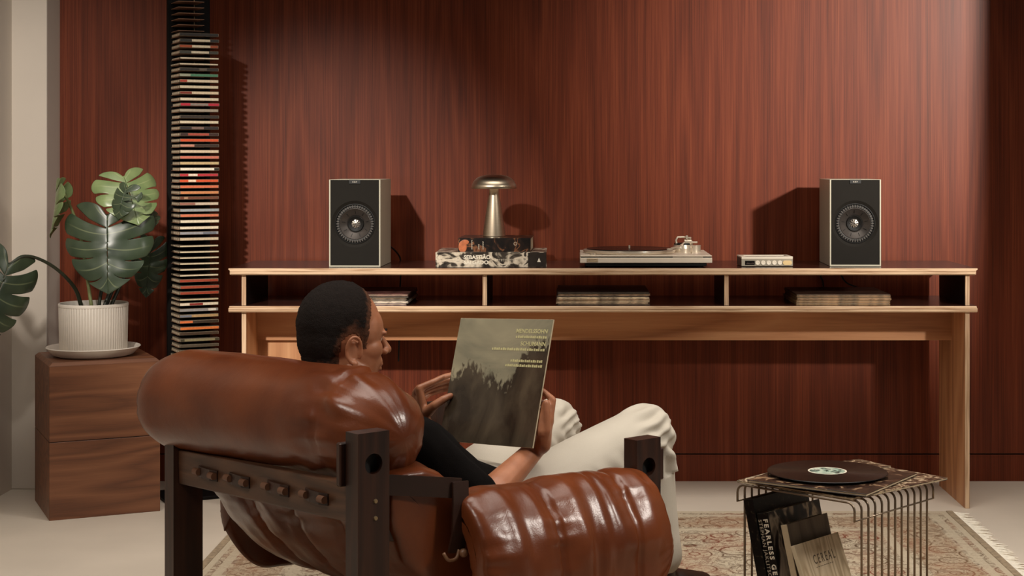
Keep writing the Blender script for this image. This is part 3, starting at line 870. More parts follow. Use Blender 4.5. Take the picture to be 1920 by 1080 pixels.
# cables behind the console
M_cable = plain('black_cable', (12, 10, 9), 0.5)
def cable(pts, label):
    bm = nb(); tube(bm, catmull(pts, 10), 0.0032, 8)
    return tag(obj('speaker_cable', bm, M_cable, None, True), label, 'cable')
cable([(-0.69, 5.93, 0.90), (-0.655, 5.985, 0.862), (-0.645, 6.05, 0.82), (-0.648, 6.055, 0.73), (-0.65, 6.06, 0.62), (-0.655, 6.06, 0.45)], 'black cable running from the left speaker down behind the console')
cable([(0.98, 5.975, 0.90), (0.975, 6.04, 0.85), (0.985, 6.05, 0.80), (1.01, 6.05, 0.745), (1.10, 6.05, 0.70), (1.12, 6.055, 0.60)], 'black cable sagging behind the right pile of records')
cable([(0.665, 5.785, 0.84), (0.70, 6.03, 0.84), (0.905, 6.05, 0.80), (0.915, 6.05, 0.765), (0.925, 6.05, 0.735), (0.93, 6.055, 0.60)], 'black radio cable hanging behind the console shelf')
# ================================================================== CD TOWER
M_blackmetal = plain('black_powder_coat', (11, 8, 7), 0.6, var=0.05, spec=0.15)
M_fin = plain('bronze_fin', (150, 112, 88), 0.5, metal=0.1, var=0.05)
TOW = R(27)
tower = empty('cd_tower', (-1.382, 5.70, 0), TOW, 'tall black column rack holding stacked CD cases by the plant', 'cd rack')
# local: x along the spines, y into the rack, origin at the front left corner of the discs
bxo('column', (-0.012, 0.128, 0.0), (0.140, 0.150, 2.25), M_blackmetal, tower, 0.002, 1)
bxo('foot_plate', (-0.05, 0.0, 0.0), (0.19, 0.19, 0.012), M_blackmetal, tower, 0.002, 1)
bm = nb(); tube(bm, [(0.082, 0.126, 1.45), (0.082, 0.126, 2.25)], 0.0016, 6); obj('light_line', bm, plain('pale_line', (150, 135, 105), 0.5), tower)
def tz(py):                       # height of the front corner seen at that row
    return CAMH - (py - CY) * 5.73 / FPX
fin_bm = nb(); box(fin_bm, (0, 0.022, -0.0007), (0.092, 0.129, 0.0007))
fin0 = obj('fin', fin_bm, M_fin, tower)
cd_rows = [
 # row, main colour, (second colour, from, to), thin, words
 (65, (40, 34, 30), None, 0, 'clear dark'), (76, (46, 44, 42), ((200, 186, 160), .3, .78), 0, 'black and cream'), (87, (150, 70, 40), ((206, 192, 164), .32, .8), 0, 'orange and cream'),
 (98, (60, 58, 50), ((200, 186, 160), .3, .76), 0, 'grey and cream'), (108, (206, 190, 164), None, 1, 'thin white'), (119, (200, 182, 156), None, 1, 'thin ivory'),
 (130, (44, 38, 34), ((90, 80, 70), .5, .7), 0, 'black'), (141, (70, 120, 90), ((150, 150, 130), 0, .28), 0, 'green'), (152, (200, 182, 156), ((160, 60, 46), 0, .18), 0, 'cream, red-ended'),
 (163, (200, 184, 156), None, 0, 'cream'), (174, (200, 180, 150), ((120, 50, 38), 0, .3), 0, 'cream and rust'), (186, (206, 190, 164), None, 0, 'ivory'),
 (196, (170, 40, 56), ((130, 118, 108), .25, .72), 0, 'crimson and grey'), (207, (150, 138, 122), None, 0, 'grey'), (219, (50, 42, 38), None, 0, 'dark'), (229, (206, 190, 162), None, 0, 'pale cream'),
 (240, (46, 40, 40), ((120, 96, 86), .3, .62), 0, 'charcoal'), (252, (60, 40, 36), ((160, 70, 56), .2, .75), 0, 'dark red'), (263, (196, 80, 46), None, 0, 'orange'),
 (273, (56, 44, 38), ((190, 130, 110), 0, .36), 0, 'dark, pink-ended'), (284, (206, 184, 156), None, 0, 'beige'), (295, (196, 110, 90), None, 0, 'pink'), (306, (190, 164, 120), None, 0, 'straw'),
 (317, (226, 216, 196), ((40, 34, 30), .88, 1), 0, 'white'), (328, (180, 52, 60), ((230, 210, 190), .22, .46), 0, 'crimson, white-lettered'), (339, (206, 84, 50), ((235, 205, 175), .22, .42), 0, 'bright orange'),
 (350, (210, 110, 76), None, 0, 'salmon orange'), (361, (200, 130, 84), None, 0, 'tan orange'), (371, (110, 66, 48), ((170, 130, 100), .1, .2), 0, 'brown'), (382, (200, 180, 158), ((150, 100, 84), 0, .4), 0, 'pale pink'),
 (394, (150, 154, 156), None, 0, 'blue-grey'), (404, (206, 116, 84), None, 0, 'salmon'), (415, (220, 206, 180), None, 0, 'white'), (427, (222, 206, 180), None, 0, 'bright white'), (437, (150, 148, 150), ((110, 112, 120), .6, .95), 0, 'grey-blue'),
 (448, (200, 180, 150), None, 0, 'cream'), (460, (196, 180, 150), None, 1, 'thin cream'), (471, (200, 184, 154), None, 1, 'thin cream'), (482, (196, 180, 152), None, 1, 'thin cream'), (493, (202, 186, 156), None, 1, 'thin cream'),
 (504, (200, 184, 156), None, 1, 'thin cream'), (515, (204, 188, 160), None, 1, 'thin cream'), (526, (150, 66, 46), None, 0, 'brick red'), (538, (156, 70, 48), None, 0, 'brick red'), (549, (150, 64, 44), None, 0, 'brick red'),
 (560, (190, 174, 140), None, 1, 'thin ivory'), (570, (216, 200, 176), ((130, 50, 44), .25, .6), 0, 'white, red-lettered'), (581, (140, 136, 134), ((210, 200, 186), .75, .95), 0, 'silver grey'), (592, (170, 138, 96), ((110, 114, 124), 0, .3), 0, 'blue and tan'),
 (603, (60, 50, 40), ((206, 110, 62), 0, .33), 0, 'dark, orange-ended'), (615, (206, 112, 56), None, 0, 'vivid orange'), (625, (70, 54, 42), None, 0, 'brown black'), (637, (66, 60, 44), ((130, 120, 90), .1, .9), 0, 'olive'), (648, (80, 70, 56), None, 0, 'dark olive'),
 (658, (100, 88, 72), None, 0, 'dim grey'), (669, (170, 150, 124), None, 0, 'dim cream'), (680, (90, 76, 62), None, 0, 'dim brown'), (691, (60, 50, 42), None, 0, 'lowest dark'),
]
M_case = plain('clear_case_plastic', (122, 110, 94), 0.22, var=0.25, vscale=120)
M_tray = plain('tray_dark', (30, 26, 23), 0.4)
def case_mesh(th):
    bm = nb()
    box(bm, (0, 0.0006, 0), (0.1385, 0.117, th), None, 0.0006, 1)
    me = bpy.data.meshes.new('case'); bm.to_mesh(me); bm.free(); me.materials.append(M_case)
    return me
def ridge_mesh(th):
    bm = nb()
    for i in range(9): box(bm, (-0.0006, 0.012 + i * 0.012, th * 0.12), (0.0004, 0.020 + i * 0.012 - 0.003 * (i % 2), th * 0.80))
    me = bpy.data.meshes.new('hinge_ridges'); bm.to_mesh(me); bm.free(); me.materials.append(plain('hinge_grey', (176, 160, 136), 0.4, var=0.2, vscale=90))
    return me
case_t = {0: 0.0104, 1: 0.0058}
CASE = {k: case_mesh(v) for k, v in case_t.items()}
RIDGE = {k: ridge_mesh(v) for k, v in case_t.items()}
ordn = lambda n: '%d%s' % (n, 'th' if 10 <= n % 100 <= 20 else {1: 'st', 2: 'nd', 3: 'rd'}.get(n % 10, 'th'))
crng = random.Random(3)
for i in range(-6, len(cd_rows)):
    zz = tz(cd_rows[0][0] + 11.0 * i) - 0.0062 if i < 0 else tz(cd_rows[i][0]) - 0.0062
    f = fin0 if i == -6 else copy_part(fin0, tower)
    f.location = (0, 0, zz)
for i, (row, c1, c2, thin, words) in enumerate(cd_rows):
    th = case_t[thin]
    z0 = tz(row) - 0.0054
    rel = Vector((crng.uniform(-0.0015, 0.0015), crng.uniform(-0.002, 0.003), 0))
    base = Matrix.Rotation(TOW, 4, 'Z') @ rel
    e = empty('cd_case', (-1.382 + base.x, 5.70 + base.y, z0), TOW + R(crng.uniform(-1.5, 1.5)),
              '%s CD case, %s from the top of the tower' % (words, ordn(i + 1)), 'cd case', 'CD cases stacked in the black tower')
    obj('case', CASE[thin], None, e)
    tag(obj('hinge_ridges', RIDGE[thin], None, e), kind='stuff')
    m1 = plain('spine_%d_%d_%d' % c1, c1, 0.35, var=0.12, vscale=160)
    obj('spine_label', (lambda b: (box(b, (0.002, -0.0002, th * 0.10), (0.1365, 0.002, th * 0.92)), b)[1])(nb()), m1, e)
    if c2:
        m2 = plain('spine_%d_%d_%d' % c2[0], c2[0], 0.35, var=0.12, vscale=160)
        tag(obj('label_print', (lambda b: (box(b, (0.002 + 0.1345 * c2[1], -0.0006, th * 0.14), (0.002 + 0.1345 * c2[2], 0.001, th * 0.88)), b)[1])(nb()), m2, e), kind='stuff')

# ================================================================== WOODEN PLINTH + PLANT
M_walnut = wood('walnut_panel', (86, 51, 33), (114, 71, 46), (132, 86, 58), 'X', grain=60, stretch=0.035, rough=0.45, ring=6, bump=0.08)
M_walnut_s = wood('walnut_side', (62, 34, 22), (104, 64, 42), (130, 84, 56), 'Y', grain=34, stretch=0.05, rough=0.45, ring=9, bump=0.08)
PLR = math.atan2(0.157, 0.33)
pl = empty('plinth_cabinet', (-1.744, 5.405, 0), PLR, 'square walnut block cabinet in two stacked halves under the potted plant', 'cabinet')
S = 0.364
for nm_, z0, z1 in (('lower_box', 0.0, 0.2585), ('upper_box', 0.2605, 0.512)):
    p = bxo(nm_, (0.0, 0.0, z0), (S, S, z1), M_walnut, pl, 0.0012, 1)
bxo('joint', (0.003, 0.003, 0.2585), (S - 0.003, S - 0.003, 0.2605), plain('joint_dark', (20, 11, 8), 0.8), pl)
bm = nb()
v0 = [(0.0, 0.0), (S, 0.0), (S, S), (0.0, S)]; v1 = [(0.012, 0.012), (S - 0.012, 0.012), (S - 0.012, S - 0.012), (0.012, S - 0.012)]
A = [bm.verts.new((x, y, 0.512)) for x, y in v0]; B = [bm.verts.new((x, y, 0.523)) for x, y in v1]
bm.faces.new(B); bm.faces.new(A[::-1])
for k in range(4): bm.faces.new((A[k], A[(k + 1) % 4], B[(k + 1) % 4], B[k]))
obj('bevelled_top', bm, M_walnut, pl)

M_ceramic = plain('white_ceramic', (216, 207, 195), 0.5, var=0.02)
PC = Vector((-1.664, 5.632))
sc = empty('plant_saucer', (PC.x, PC.y, 0.5235), 0, 'wide white saucer under the ribbed pot on the walnut block', 'saucer')
bm = nb(); lathe(bm, [(0, 0), (0.118, 0), (0.135, 0.006), (0.153, 0.026), (0.1585, 0.031), (0.1565, 0.0335), (0.150, 0.031), (0.132, 0.012), (0.115, 0.0075), (0, 0.0075)], 72)
obj('dish', bm, M_ceramic, sc, True, autosmooth=45)
pot = empty('plant_pot', (PC.x, PC.y, 0.5312), 0, 'white ribbed ceramic pot holding the monstera', 'pot')
bm = nb(); seg = 432
prof = [(0, 0), (0.110, 0), (0.1125, 0.003), (0.1155, 0.165), (0.1155, 0.166)]
lathe(bm, prof, seg, None, lambda a, i: 1 + (0.018 * (abs(math.cos(a * 36)) ** 0.5) - 0.010 if 2 <= i <= 3 else 0))
bmesh.ops.delete(bm, geom=[f for f in bm.faces if all(abs(v.co.z - 0.166) < 1e-6 for v in f.verts)], context='FACES')
obj('ribbed_wall', bm, M_ceramic, pot, True, autosmooth=50)
bm = nb(); lathe(bm, [(0.1140, 0.162), (0.1172, 0.1635), (0.1175, 0.172), (0.1155, 0.1745), (0.112, 0.173), (0.1105, 0.166), (0.109, 0.10)], 96)
obj('rim', bm, M_ceramic, pot, True, autosmooth=50)
bm = nb(); lathe(bm, [(0, 0.146), (0.05, 0.149), (0.109, 0.141)], 48)
for v in bm.verts: v.co.z += 0.006 * noise.noise(v.co * 60)
obj('soil', bm, plain('potting_soil', (44, 32, 25), 0.95, var=0.4, vscale=90, bump=0.8), pot, True)

def leaf_material(name, c_dark, c_light, rib):
    m, nt, b = new_mat(name)
    uv = N(nt, 'ShaderNodeUVMap')
    tc = N(nt, 'ShaderNodeTexCoord')
    nz = N(nt, 'ShaderNodeTexNoise'); nz.inputs['Scale'].default_value = 14
    nt.links.new(tc.outputs['Object'], nz.inputs['Vector'])
    rp = N(nt, 'ShaderNodeValToRGB'); rp.color_ramp.elements[0].position = .3; rp.color_ramp.elements[1].position = .7
    rp.color_ramp.elements[0].color = lin(c_dark) + (1,); rp.color_ramp.elements[1].color = lin(c_light) + (1,)
    nt.links.new(nz.outputs['Fac'], rp.inputs['Fac'])
    # uv.x = across a lobe (0..1, vein in the middle), uv.y = from midrib to rim
    sp = N(nt, 'ShaderNodeSeparateXYZ'); nt.links.new(uv.outputs[0], sp.inputs[0])
    a1 = N(nt, 'ShaderNodeMath', operation='SUBTRACT'); a1.inputs[1].default_value = 0.5; nt.links.new(sp.outputs[0], a1.inputs[0])
    a2 = N(nt, 'ShaderNodeMath', operation='ABSOLUTE'); nt.links.new(a1.outputs[0], a2.inputs[0])
    r1 = N(nt, 'ShaderNodeValToRGB'); r1.color_ramp.elements[0].position = 0.012; r1.color_ramp.elements[0].color = (1, 1, 1, 1); r1.color_ramp.elements[1].position = 0.045; r1.color_ramp.elements[1].color = (0, 0, 0, 1)
    nt.links.new(a2.outputs[0], r1.inputs['Fac'])
    r2 = N(nt, 'ShaderNodeValToRGB'); r2.color_ramp.elements[0].position = 0.55; r2.color_ramp.elements[0].color = (1, 1, 1, 1); r2.color_ramp.elements[1].position = 0.95; r2.color_ramp.elements[1].color = (0, 0, 0, 1)
    nt.links.new(sp.outputs[1], r2.inputs['Fac'])
    mv = N(nt, 'ShaderNodeMath', operation='MULTIPLY'); nt.links.new(r1.outputs['Color'], mv.inputs[0]); nt.links.new(r2.outputs['Color'], mv.inputs[1])
    mv2 = N(nt, 'ShaderNodeMath', operation='MULTIPLY'); mv2.inputs[1].default_value = 0.32; nt.links.new(mv.outputs[0], mv2.inputs[0])
    mx = N(nt, 'ShaderNodeMix', data_type='RGBA'); nt.links.new(mv2.outputs[0], mx.inputs[0])
    nt.links.new(rp.outputs['Color'], mx.inputs[6]); mx.inputs[7].default_value = lin(rib) + (1,)
    nt.links.new(mx.outputs[2], b.inputs['Base Color'])
    b.inputs['Roughness'].default_value = 0.33
    b.inputs['Subsurface Weight'].default_value = 0.0
    return m
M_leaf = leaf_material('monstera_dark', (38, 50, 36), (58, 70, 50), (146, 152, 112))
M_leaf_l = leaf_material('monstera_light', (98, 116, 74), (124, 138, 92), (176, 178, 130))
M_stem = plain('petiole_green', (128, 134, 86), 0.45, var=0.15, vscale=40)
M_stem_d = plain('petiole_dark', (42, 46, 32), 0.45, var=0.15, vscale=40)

def leaf_mesh(L, W, n_l=6, split=0.42, curl=0.25, fold=0.15, seed=1, close=1.0, bendx=0.0):
    """split monstera leaf: base at the origin, tip along +y, face towards +z"""
    rng = random.Random(seed)
    half = [(0.0, 0.02), (0.10, -0.13), (0.27, -0.19), (0.42, -0.13), (0.50, 0.05), (0.50, 0.25), (0.46, 0.45), (0.38, 0.64), (0.25, 0.82), (0.11, 0.94), (0.0, 1.0)]
    dense = catmull([Vector((x, y, 0)) for x, y in half], 10)
    cum = [0]
    for a, b in zip(dense, dense[1:]): cum.append(cum[-1] + (b - a).length)
    def outline(u):
        t = u * cum[-1]
        for i in range(len(dense) - 1):
            if cum[i + 1] >= t:
                k = (t - cum[i]) / max(1e-9, cum[i + 1] - cum[i]); return dense[i].lerp(dense[i + 1], k)
        return dense[-1]
    bm = nb(); uvl = bm.loops.layers.uv.new('UVMap')
    for side in (-1, 1):
        us = [0.0] + [0.06 + 0.94 * (i / n_l) ** 0.92 for i in range(1, n_l)] + [1.0]
        us = [u + (rng.uniform(-0.02, 0.02) if 0 < u < 1 else 0) for u in us]
        for li in range(n_l):
            u0, u1 = us[li], us[li + 1]
            gap = rng.uniform(0.10, 0.24) if li not in (n_l - 1,) else 0.06
            s0 = split + rng.uniform(-0.08, 0.22)
            ns, nw = 12, 8
            grid = []
            for a in range(ns + 1):
                s = a / ns; row = []
                for c in range(nw + 1):
                    w_ = c / nw
                    g = max(0.0, (s - s0) / (1 - s0)); g = gap * g ** 0.7
                    lo_ = 0.0 if li == 0 else g / 2
                    hi_ = 0.0 if li == n_l - 1 else g / 2
                    we = lo_ + (1 - lo_ - hi_) * w_
                    u = u0 + (u1 - u0) * we
                    O = outline(u)
                    my = 0.02 + 0.93 * max(0, (u - 0.04)) ** 1.25 if u > 0.04 else 0.02
                    Mp = Vector((0.0, my, 0))
                    se = s * (1 - (0.07 if 0 < li < n_l - 1 else 0.03) * s * (2 * w_ - 1) ** 2)
                    p = Mp.lerp(O, se)
                    # veins sweep towards the tip
                    p.y += 0.05 * math.sin(PI * se) * (1 if li > 0 else 0.2)
                    x, y = p.x * W * 2 * 0.5 / 0.5 * 0.5 * side, p.y * L
                    r = abs(x) / (W * 0.5)
                    z = -curl * L * max(0, y / L) ** 2 - fold * W * r ** 1.6 * 0.5
                    z += 0.022 * L * math.sin(PI * w_) * s - 0.012 * L * s * s
                    z += 0.010 * L * noise.noise((x * 22, y * 22, seed * 3.1))
                    if r > 0.7: z -= 0.10 * W * (r - 0.7) ** 2 * 8 * close
                    x += bendx * L * max(0, y / L) ** 2
                    row.append(bm.verts.new((x, y, z)))
                grid.append(row)
            for a in range(ns):
                for c in range(nw):
                    f = bm.faces.new((grid[a][c], grid[a + 1][c], grid[a + 1][c + 1], grid[a][c + 1]))
                    for lp, (aa, cc) in zip(f.loops, ((a, c), (a + 1, c), (a + 1, c + 1), (a, c + 1))):
                        lp[uvl].uv = (cc / nw, aa / ns)
    bmesh.ops.remove_doubles(bm, verts=bm.verts[:], dist=0.0004)
    return bm
plant = empty('monstera_plant', (PC.x, PC.y, 0.672), 0, 'monstera plant with large split leaves growing from the ribbed pot', 'plant')
def leaf(base, tip, normal, Wd, seed, mat_, stem_pts, stem_r=(0.0065, 0.0035), mstem=None, **kw):
    base, tip = Vector(base), Vector(tip)
    y = (tip - base); L = y.length; y.normalize()
    n_ = Vector(normal); z = (n_ - y * n_.dot(y)).normalized(); x = y.cross(z)
    bm = leaf_mesh(L, Wd, seed=seed, **kw)
    lf = finish(bm, [('SOLIDIFY', dict(thickness=0.0012, offset=-1)), ('SUBSURF', dict(levels=1, render_levels=1))])
    M = frame(x, y, z, base)
    lf.transform(M)
    o = obj('leaf', lf, mat_, plant, True, world=True)
    # midrib
    kc, kb = kw.get('curl', 0.25), kw.get('bendx', 0.0)
    rib = []
    for i in range(10):
        t = 0.02 + 0.9 * i / 9
        rib.append(M @ Vector((kb * L * t * t, t * L, -kc * L * t * t + 0.0012)))
    bm = nb(); tube(bm, rib, [0.0034 * (1 - 0.85 * i / 9) + 0.0006 for i in range(10)], 6)
    obj('midrib', bm, plain('midrib_pale', (142, 146, 104), 0.45), o, True, world=True)
    pts = catmull([Vector(p) for p in stem_pts] + [M @ Vector((0, 0.02 * L, 0.0))], 8)
    nn = len(pts)
    bm = nb(); tube(bm, pts, [stem_r[0] + (stem_r[1] - stem_r[0]) * i / (nn - 1) for i in range(nn)], 8)
    obj('petiole', bm, mstem or M_stem, plant, True, world=True)
soilp = lambda dx, dy: (PC.x + dx, PC.y + dy, 0.672)
# large dark leaf facing the room
leaf(P(201, 402, 5.52), P(200, 548, 5.46), (0.10, -0.93, 0.42), 0.305, 11, M_leaf, [soilp(0.01, 0.02), P(196, 500, 5.66), P(199, 430, 5.62), P(201, 405, 5.56)], mstem=M_stem_d, curl=0.10, fold=0.28, n_l=5, split=0.40)
# pale upper leaf
leaf(P(232, 330, 5.60), P(262, 408, 5.50), (0.25, -0.62, 0.74), 0.225, 5, M_leaf_l, [soilp(0.03, 0.03), P(215, 500, 5.72), P(232, 420, 5.72), P(236, 350, 5.66)], curl=0.20, fold=0.20, n_l=5, split=0.45)
# dark back of a leaf under it
leaf(P(238, 352, 5.50), P(214, 404, 5.46), (-0.35, -0.9, 0.2), 0.115, 8, M_leaf, [soilp(0.03, 0.0), P(228, 480, 5.68), P(240, 400, 5.62)], curl=0.25, fold=0.25, n_l=4, split=0.8, mstem=M_stem_d)
leaf(P(262, 396, 5.62), P(288, 420, 5.58), (0.2, -0.5, 0.85), 0.13, 9, M_leaf, [soilp(0.03, 0.02), P(236, 480, 5.7), P(255, 420, 5.68)], curl=0.2, fold=0.2, n_l=4, split=0.6, mstem=M_stem_d)
# narrow leaf seen on edge at the left
leaf(P(107, 350, 5.60), P(99, 446, 5.60), (-0.985, -0.17, 0.05), 0.20, 21, M_leaf_l, [soilp(-0.01, 0.02), P(150, 440, 5.66), P(120, 362, 5.63)], curl=-0.05, fold=0.30, n_l=5, split=0.45, stem_r=(0.0065, 0.0032))
# big drooping leaf at the left edge
leaf(P(18, 492, 5.35), P(-34, 642, 5.24), (0.72, -0.62, 0.30), 0.26, 33, M_leaf, [soilp(-0.03, -0.02), P(140, 540, 5.58), P(100, 500, 5.48), P(52, 480, 5.40)], curl=0.10, fold=0.22, n_l=5, split=0.38, mstem=M_stem_d, stem_r=(0.0075, 0.004))
# dark leaf close to the wall at the right
leaf(P(284, 458, 5.80), P(272, 556, 5.76), (0.15, -0.95, 0.25), 0.125, 41, M_leaf, [soilp(0.05, 0.0), P(240, 505, 5.72), P(262, 472, 5.78)], curl=0.12, fold=0.3, n_l=5, split=0.5, mstem=M_stem_d)

# ================================================================== WIRE TABLE
TX = Vector((0.736, -0.677, 0)); TY = Vector((0.677, 0.736, 0))
T_ORG = Vector((0.535, 3.959, 0))       # middle of the open front side
TRZ = math.atan2(TX.y, TX.x)
M_wire = plain('dark_chrome_wire', (136, 120, 102), 0.32, metal=0.7, var=0.1)
wt = empty('wire_side_table', T_ORG, TRZ, 'chrome wire side table on the rug holding books and records', 'side table')
TW, TD, TH = 0.172, 0.36, 0.385
def rounded_u(y, zlow):
    r = 0.02
    pts = [(-TW, y, zlow)]
    for k in range(6):
        a = PI - k / 5 * PI / 2; pts.append((-TW + r + r * math.cos(a), y, TH - r + r * math.sin(a)))
    for k in range(6):
        a = PI / 2 - k / 5 * PI / 2; pts.append((TW - r + r * math.cos(a), y, TH - r + r * math.sin(a)))
    pts.append((TW, y, zlow))
    return pts
nw_ = 13
for i in range(nw_):
    y = TD * i / (nw_ - 1)
    bm = nb(); tube(bm, rounded_u(y, TH - 0.042 if i in (0, nw_ - 1) else 0.009), 0.0029, 8)
    obj('wire', bm, M_wire, wt, True)
for sx_ in (-1, 1):
    bm = nb(); tube(bm, [(sx_ * TW, -0.002, TH - 0.042), (sx_ * TW, TD + 0.002, TH - 0.042)], 0.0022, 8); obj('cross_wire', bm, M_wire, wt, True)
    bm = nb(); tube(bm, [(sx_ * TW, 0.03, 0.0115), (sx_ * TW, TD - 0.03, 0.0115)], 0.0024, 8); obj('cross_wire', bm, M_wire, wt, True)
for yy in (0.10, 0.26):
    bm = nb(); tube(bm, [(-TW, yy, 0.0115), (TW, yy, 0.0115)], 0.0022, 8); obj('cross_wire', bm, M_wire, wt, True)

# things on top (same local axes)
def on_table(name, loc, rz, label, cat, group=None):
    p = T_ORG + TX * loc[0] + TY * loc[1]
    return empty(name, (p.x, p.y, loc[2]), TRZ + rz, label, cat, group)
def zine(loc, rz, a, b, th, m, label, cat='magazine'):
    s = on_table('record_sleeve' if cat == 'record' else 'magazine', loc, rz, label, cat, 'sleeves and magazines on the wire table')
    bm = nb(); box(bm, (-a / 2, -b / 2, 0), (a / 2, b / 2, th * 0.25), None, 0.0004, 1); box(bm, (-a / 2, -b / 2, th * 0.75), (a / 2, b / 2, th), None, 0.0004, 1)
    box(bm, (-a / 2, -b / 2, 0), (-a / 2 + 0.002, b / 2, th))
    obj('cover', bm, m, s)
    bxo('pages', (-a / 2 + 0.0015, -b / 2 + 0.001, th * 0.25), (a / 2 - 0.001, b / 2 - 0.001, th * 0.75), plain('cream_paper', (202, 182, 150), 0.8, var=0.2, vscale=60), s)
    return s
M_z1 = marbled('zine_bw', [(0.4, (40, 32, 26)), (0.5, (120, 100, 80)), (0.56, (214, 196, 168)), (0.7, (60, 48, 38))], 24, 1.6, 0.3)
M_z2 = marbled('zine_brown', [(0.42, (44, 30, 22)), (0.52, (96, 72, 54)), (0.6, (190, 168, 138)), (0.68, (70, 48, 36))], 30, 2.0, 0.3)
M_z3 = marbled('zine_dark', [(0.45, (26, 18, 14)), (0.6, (60, 40, 30)), (0.68, (150, 122, 94))], 22, 1.4, 0.25)
ztop = TH + 0.0026
zine((-0.015, 0.165, ztop), R(2), 0.335, 0.31, 0.006, M_z1, 'worn black and white magazine, lowest on the wire table')
zine((0.045, 0.215, ztop + 0.0065), R(-6), 0.30, 0.33, 0.006, M_z2, 'brown patterned magazine poking out at the far side of the wire table')
zine((0.012, 0.15, ztop + 0.0130), R(9), 0.315, 0.315, 0.007, M_z3, 'dark record sleeve right under the loose black record', 'record')
zine((-0.02, 0.285, ztop + 0.0205), R(-14), 0.12, 0.16, 0.004, M_z2, 'small brown booklet sticking out behind the black record')
rr = on_table('vinyl_record', (-0.015, 0.165, ztop + 0.0255), R(20), 'loose black vinyl record with pale green label on the wire table', 'record')
bm = nb(); lathe(bm, [(0.004, 0), (0.149, 0), (0.1505, 0.001), (0.149, 0.0022), (0.056, 0.0018), (0.0525, 0.0022), (0.004, 0.0022), (0.004, 0)], 96)
obj('disc', bm, M_vinyl, rr, True, autosmooth=35)
M_lbl = marbled('record_label_green', [(0.42, (70, 84, 76)), (0.48, (140, 168, 150)), (0.56, (196, 200, 182)), (0.66, (120, 150, 136))], 34, 1.0, 0.5)
bm = nb(); lathe(bm, [(0.004, 0.0022), (0.0475, 0.0022), (0.0475, 0.0026), (0.004, 0.0026), (0.004, 0.0022)], 48); lb = obj('centre_label', bm, M_lbl, rr)
bm = nb(); lathe(bm, [(0.0445, 0.0026), (0.0485, 0.0026), (0.0485, 0.0028), (0.0445, 0.0028), (0.0445, 0.0026)], 48); obj('label_ring', bm, plain('label_white', (220, 210, 190), 0.6), lb)
bm = nb()
for x, y in ((-0.034, -0.006), (0.018, -0.014), (-0.012, 0.02)):
    box(bm, (x, y, 0.0026), (x + 0.015, y + 0.008, 0.0029))
tag(obj('label_print', bm, plain('label_ink', (50, 44, 40), 0.6), lb), kind='stuff')

# books leaning inside the table
M_cov_bk = marbled('cover_speckled_black', [(0.50, (13, 10, 9)), (0.60, (24, 19, 16)), (0.68, (70, 60, 46))], 90, 0.6, 0.35, (1, 1, 1), 4)
M_cov_ph = marbled('cover_bw_photo', [(0.40, (18, 14, 12)), (0.47, (70, 58, 48)), (0.54, (206, 190, 166)), (0.66, (40, 32, 27))], 11, 1.3, 0.35, (1, 1.4, 0.7), 2)
M_cov_gr = wood('cover_grey_brown', (74, 62, 50), (96, 82, 68), (110, 96, 80), 'Z', grain=40, stretch=0.05, rough=0.6, ring=6, bump=0.03)
M_cov_ce = wood('cover_pale_wood_print', (176, 154, 122), (206, 186, 154), (220, 202, 172), 'Z', grain=20, stretch=0.05, rough=0.55, ring=14, bump=0.0, fine_amt=0.3)
def leaning_book(foot, lean, yaw, wid, hgt, th, m, m_spine, label, y0=0.012):
    """upright book: spine at local y=0 facing the open side, cover facing +x, leaning towards -x by `lean`"""
    p = T_ORG + TX * foot[0] + TY * foot[1]
    e = empty('book', (p.x, p.y, foot[2]), 0, label, 'book', 'books standing inside the wire table')
    e.rotation_euler = (Matrix.Rotation(TRZ + yaw, 3, 'Z') @ Matrix.Rotation(-lean, 3, 'Y')).to_euler()
    t = 0.0022
    bm = nb()
    box(bm, (-t, 0, 0), (0, wid, hgt), None, 0.0004, 1); box(bm, (-th, 0, 0), (-th + t, wid, hgt), None, 0.0004, 1)
    obj('cover', bm, m, e)
    obj('spine', (lambda b: (box(b, (-th, -0.001, 0), (0, t, hgt), None, 0.0008, 1), b)[1])(nb()), m_spine, e)
    bxo('pages', (-th + t, t, 0.003), (-t, wid - 0.003, hgt - 0.003), M_paper, e)
    return e
b1 = leaning_book((-0.056, 0.012, 0.016), R(13), R(0), 0.235, 0.345, 0.030, M_cov_bk, M_cov_bk, 'tall black speckled book leaning at the left inside the wire table')
b2 = leaning_book((-0.016, 0.010, 0.018), R(13), R(0), 0.225, 0.315, 0.034, M_cov_ph, M_cov_bk, 'black and white photo book with white spine lettering inside the wire table')
SPN = lambda x, z: frame((0, 0, -1), (1, 0, 0), (0, -1, 0), (x, -0.0012, z))
lettering('title_lettering', 'FEARLESS GENIUS', 0.0185, SPN(-0.0165, 0.300), M_white_ink, b2, 'LEFT', 1.35, 0.0006)
lettering('author_lettering', 'STEPHAN JAKLITSCH', 0.0145, SPN(-0.0315, 0.300), plain('grey_ink', (190, 178, 158), 0.6), b2, 'LEFT', 1.15, 0.0)
b3 = leaning_book((0.046, 0.006, 0.016), R(14), R(1), 0.180, 0.298, 0.018, M_cov_gr, plain('cream_spine', (188, 170, 140), 0.7), 'grey brown book with cream spine leaning inside the wire table')
b4 = leaning_book((0.098, -0.004, 0.016), R(21), R(1), 0.195, 0.262, 0.012, M_cov_ce, plain('cream_spine2', (206, 190, 160), 0.7), 'pale magazine titled on its cover, nearest of the books inside the wire table')
lettering('title_lettering', 'CEREAL', 0.032, frame((0, 1, 0), (0, 0, 1), (1, 0, 0), (0.0004, 0.058, 0.205)), plain('cover_ink', (88, 74, 58), 0.7), b4, 'LEFT', 1.5, 0.0, sx=0.62)
bm = nb()
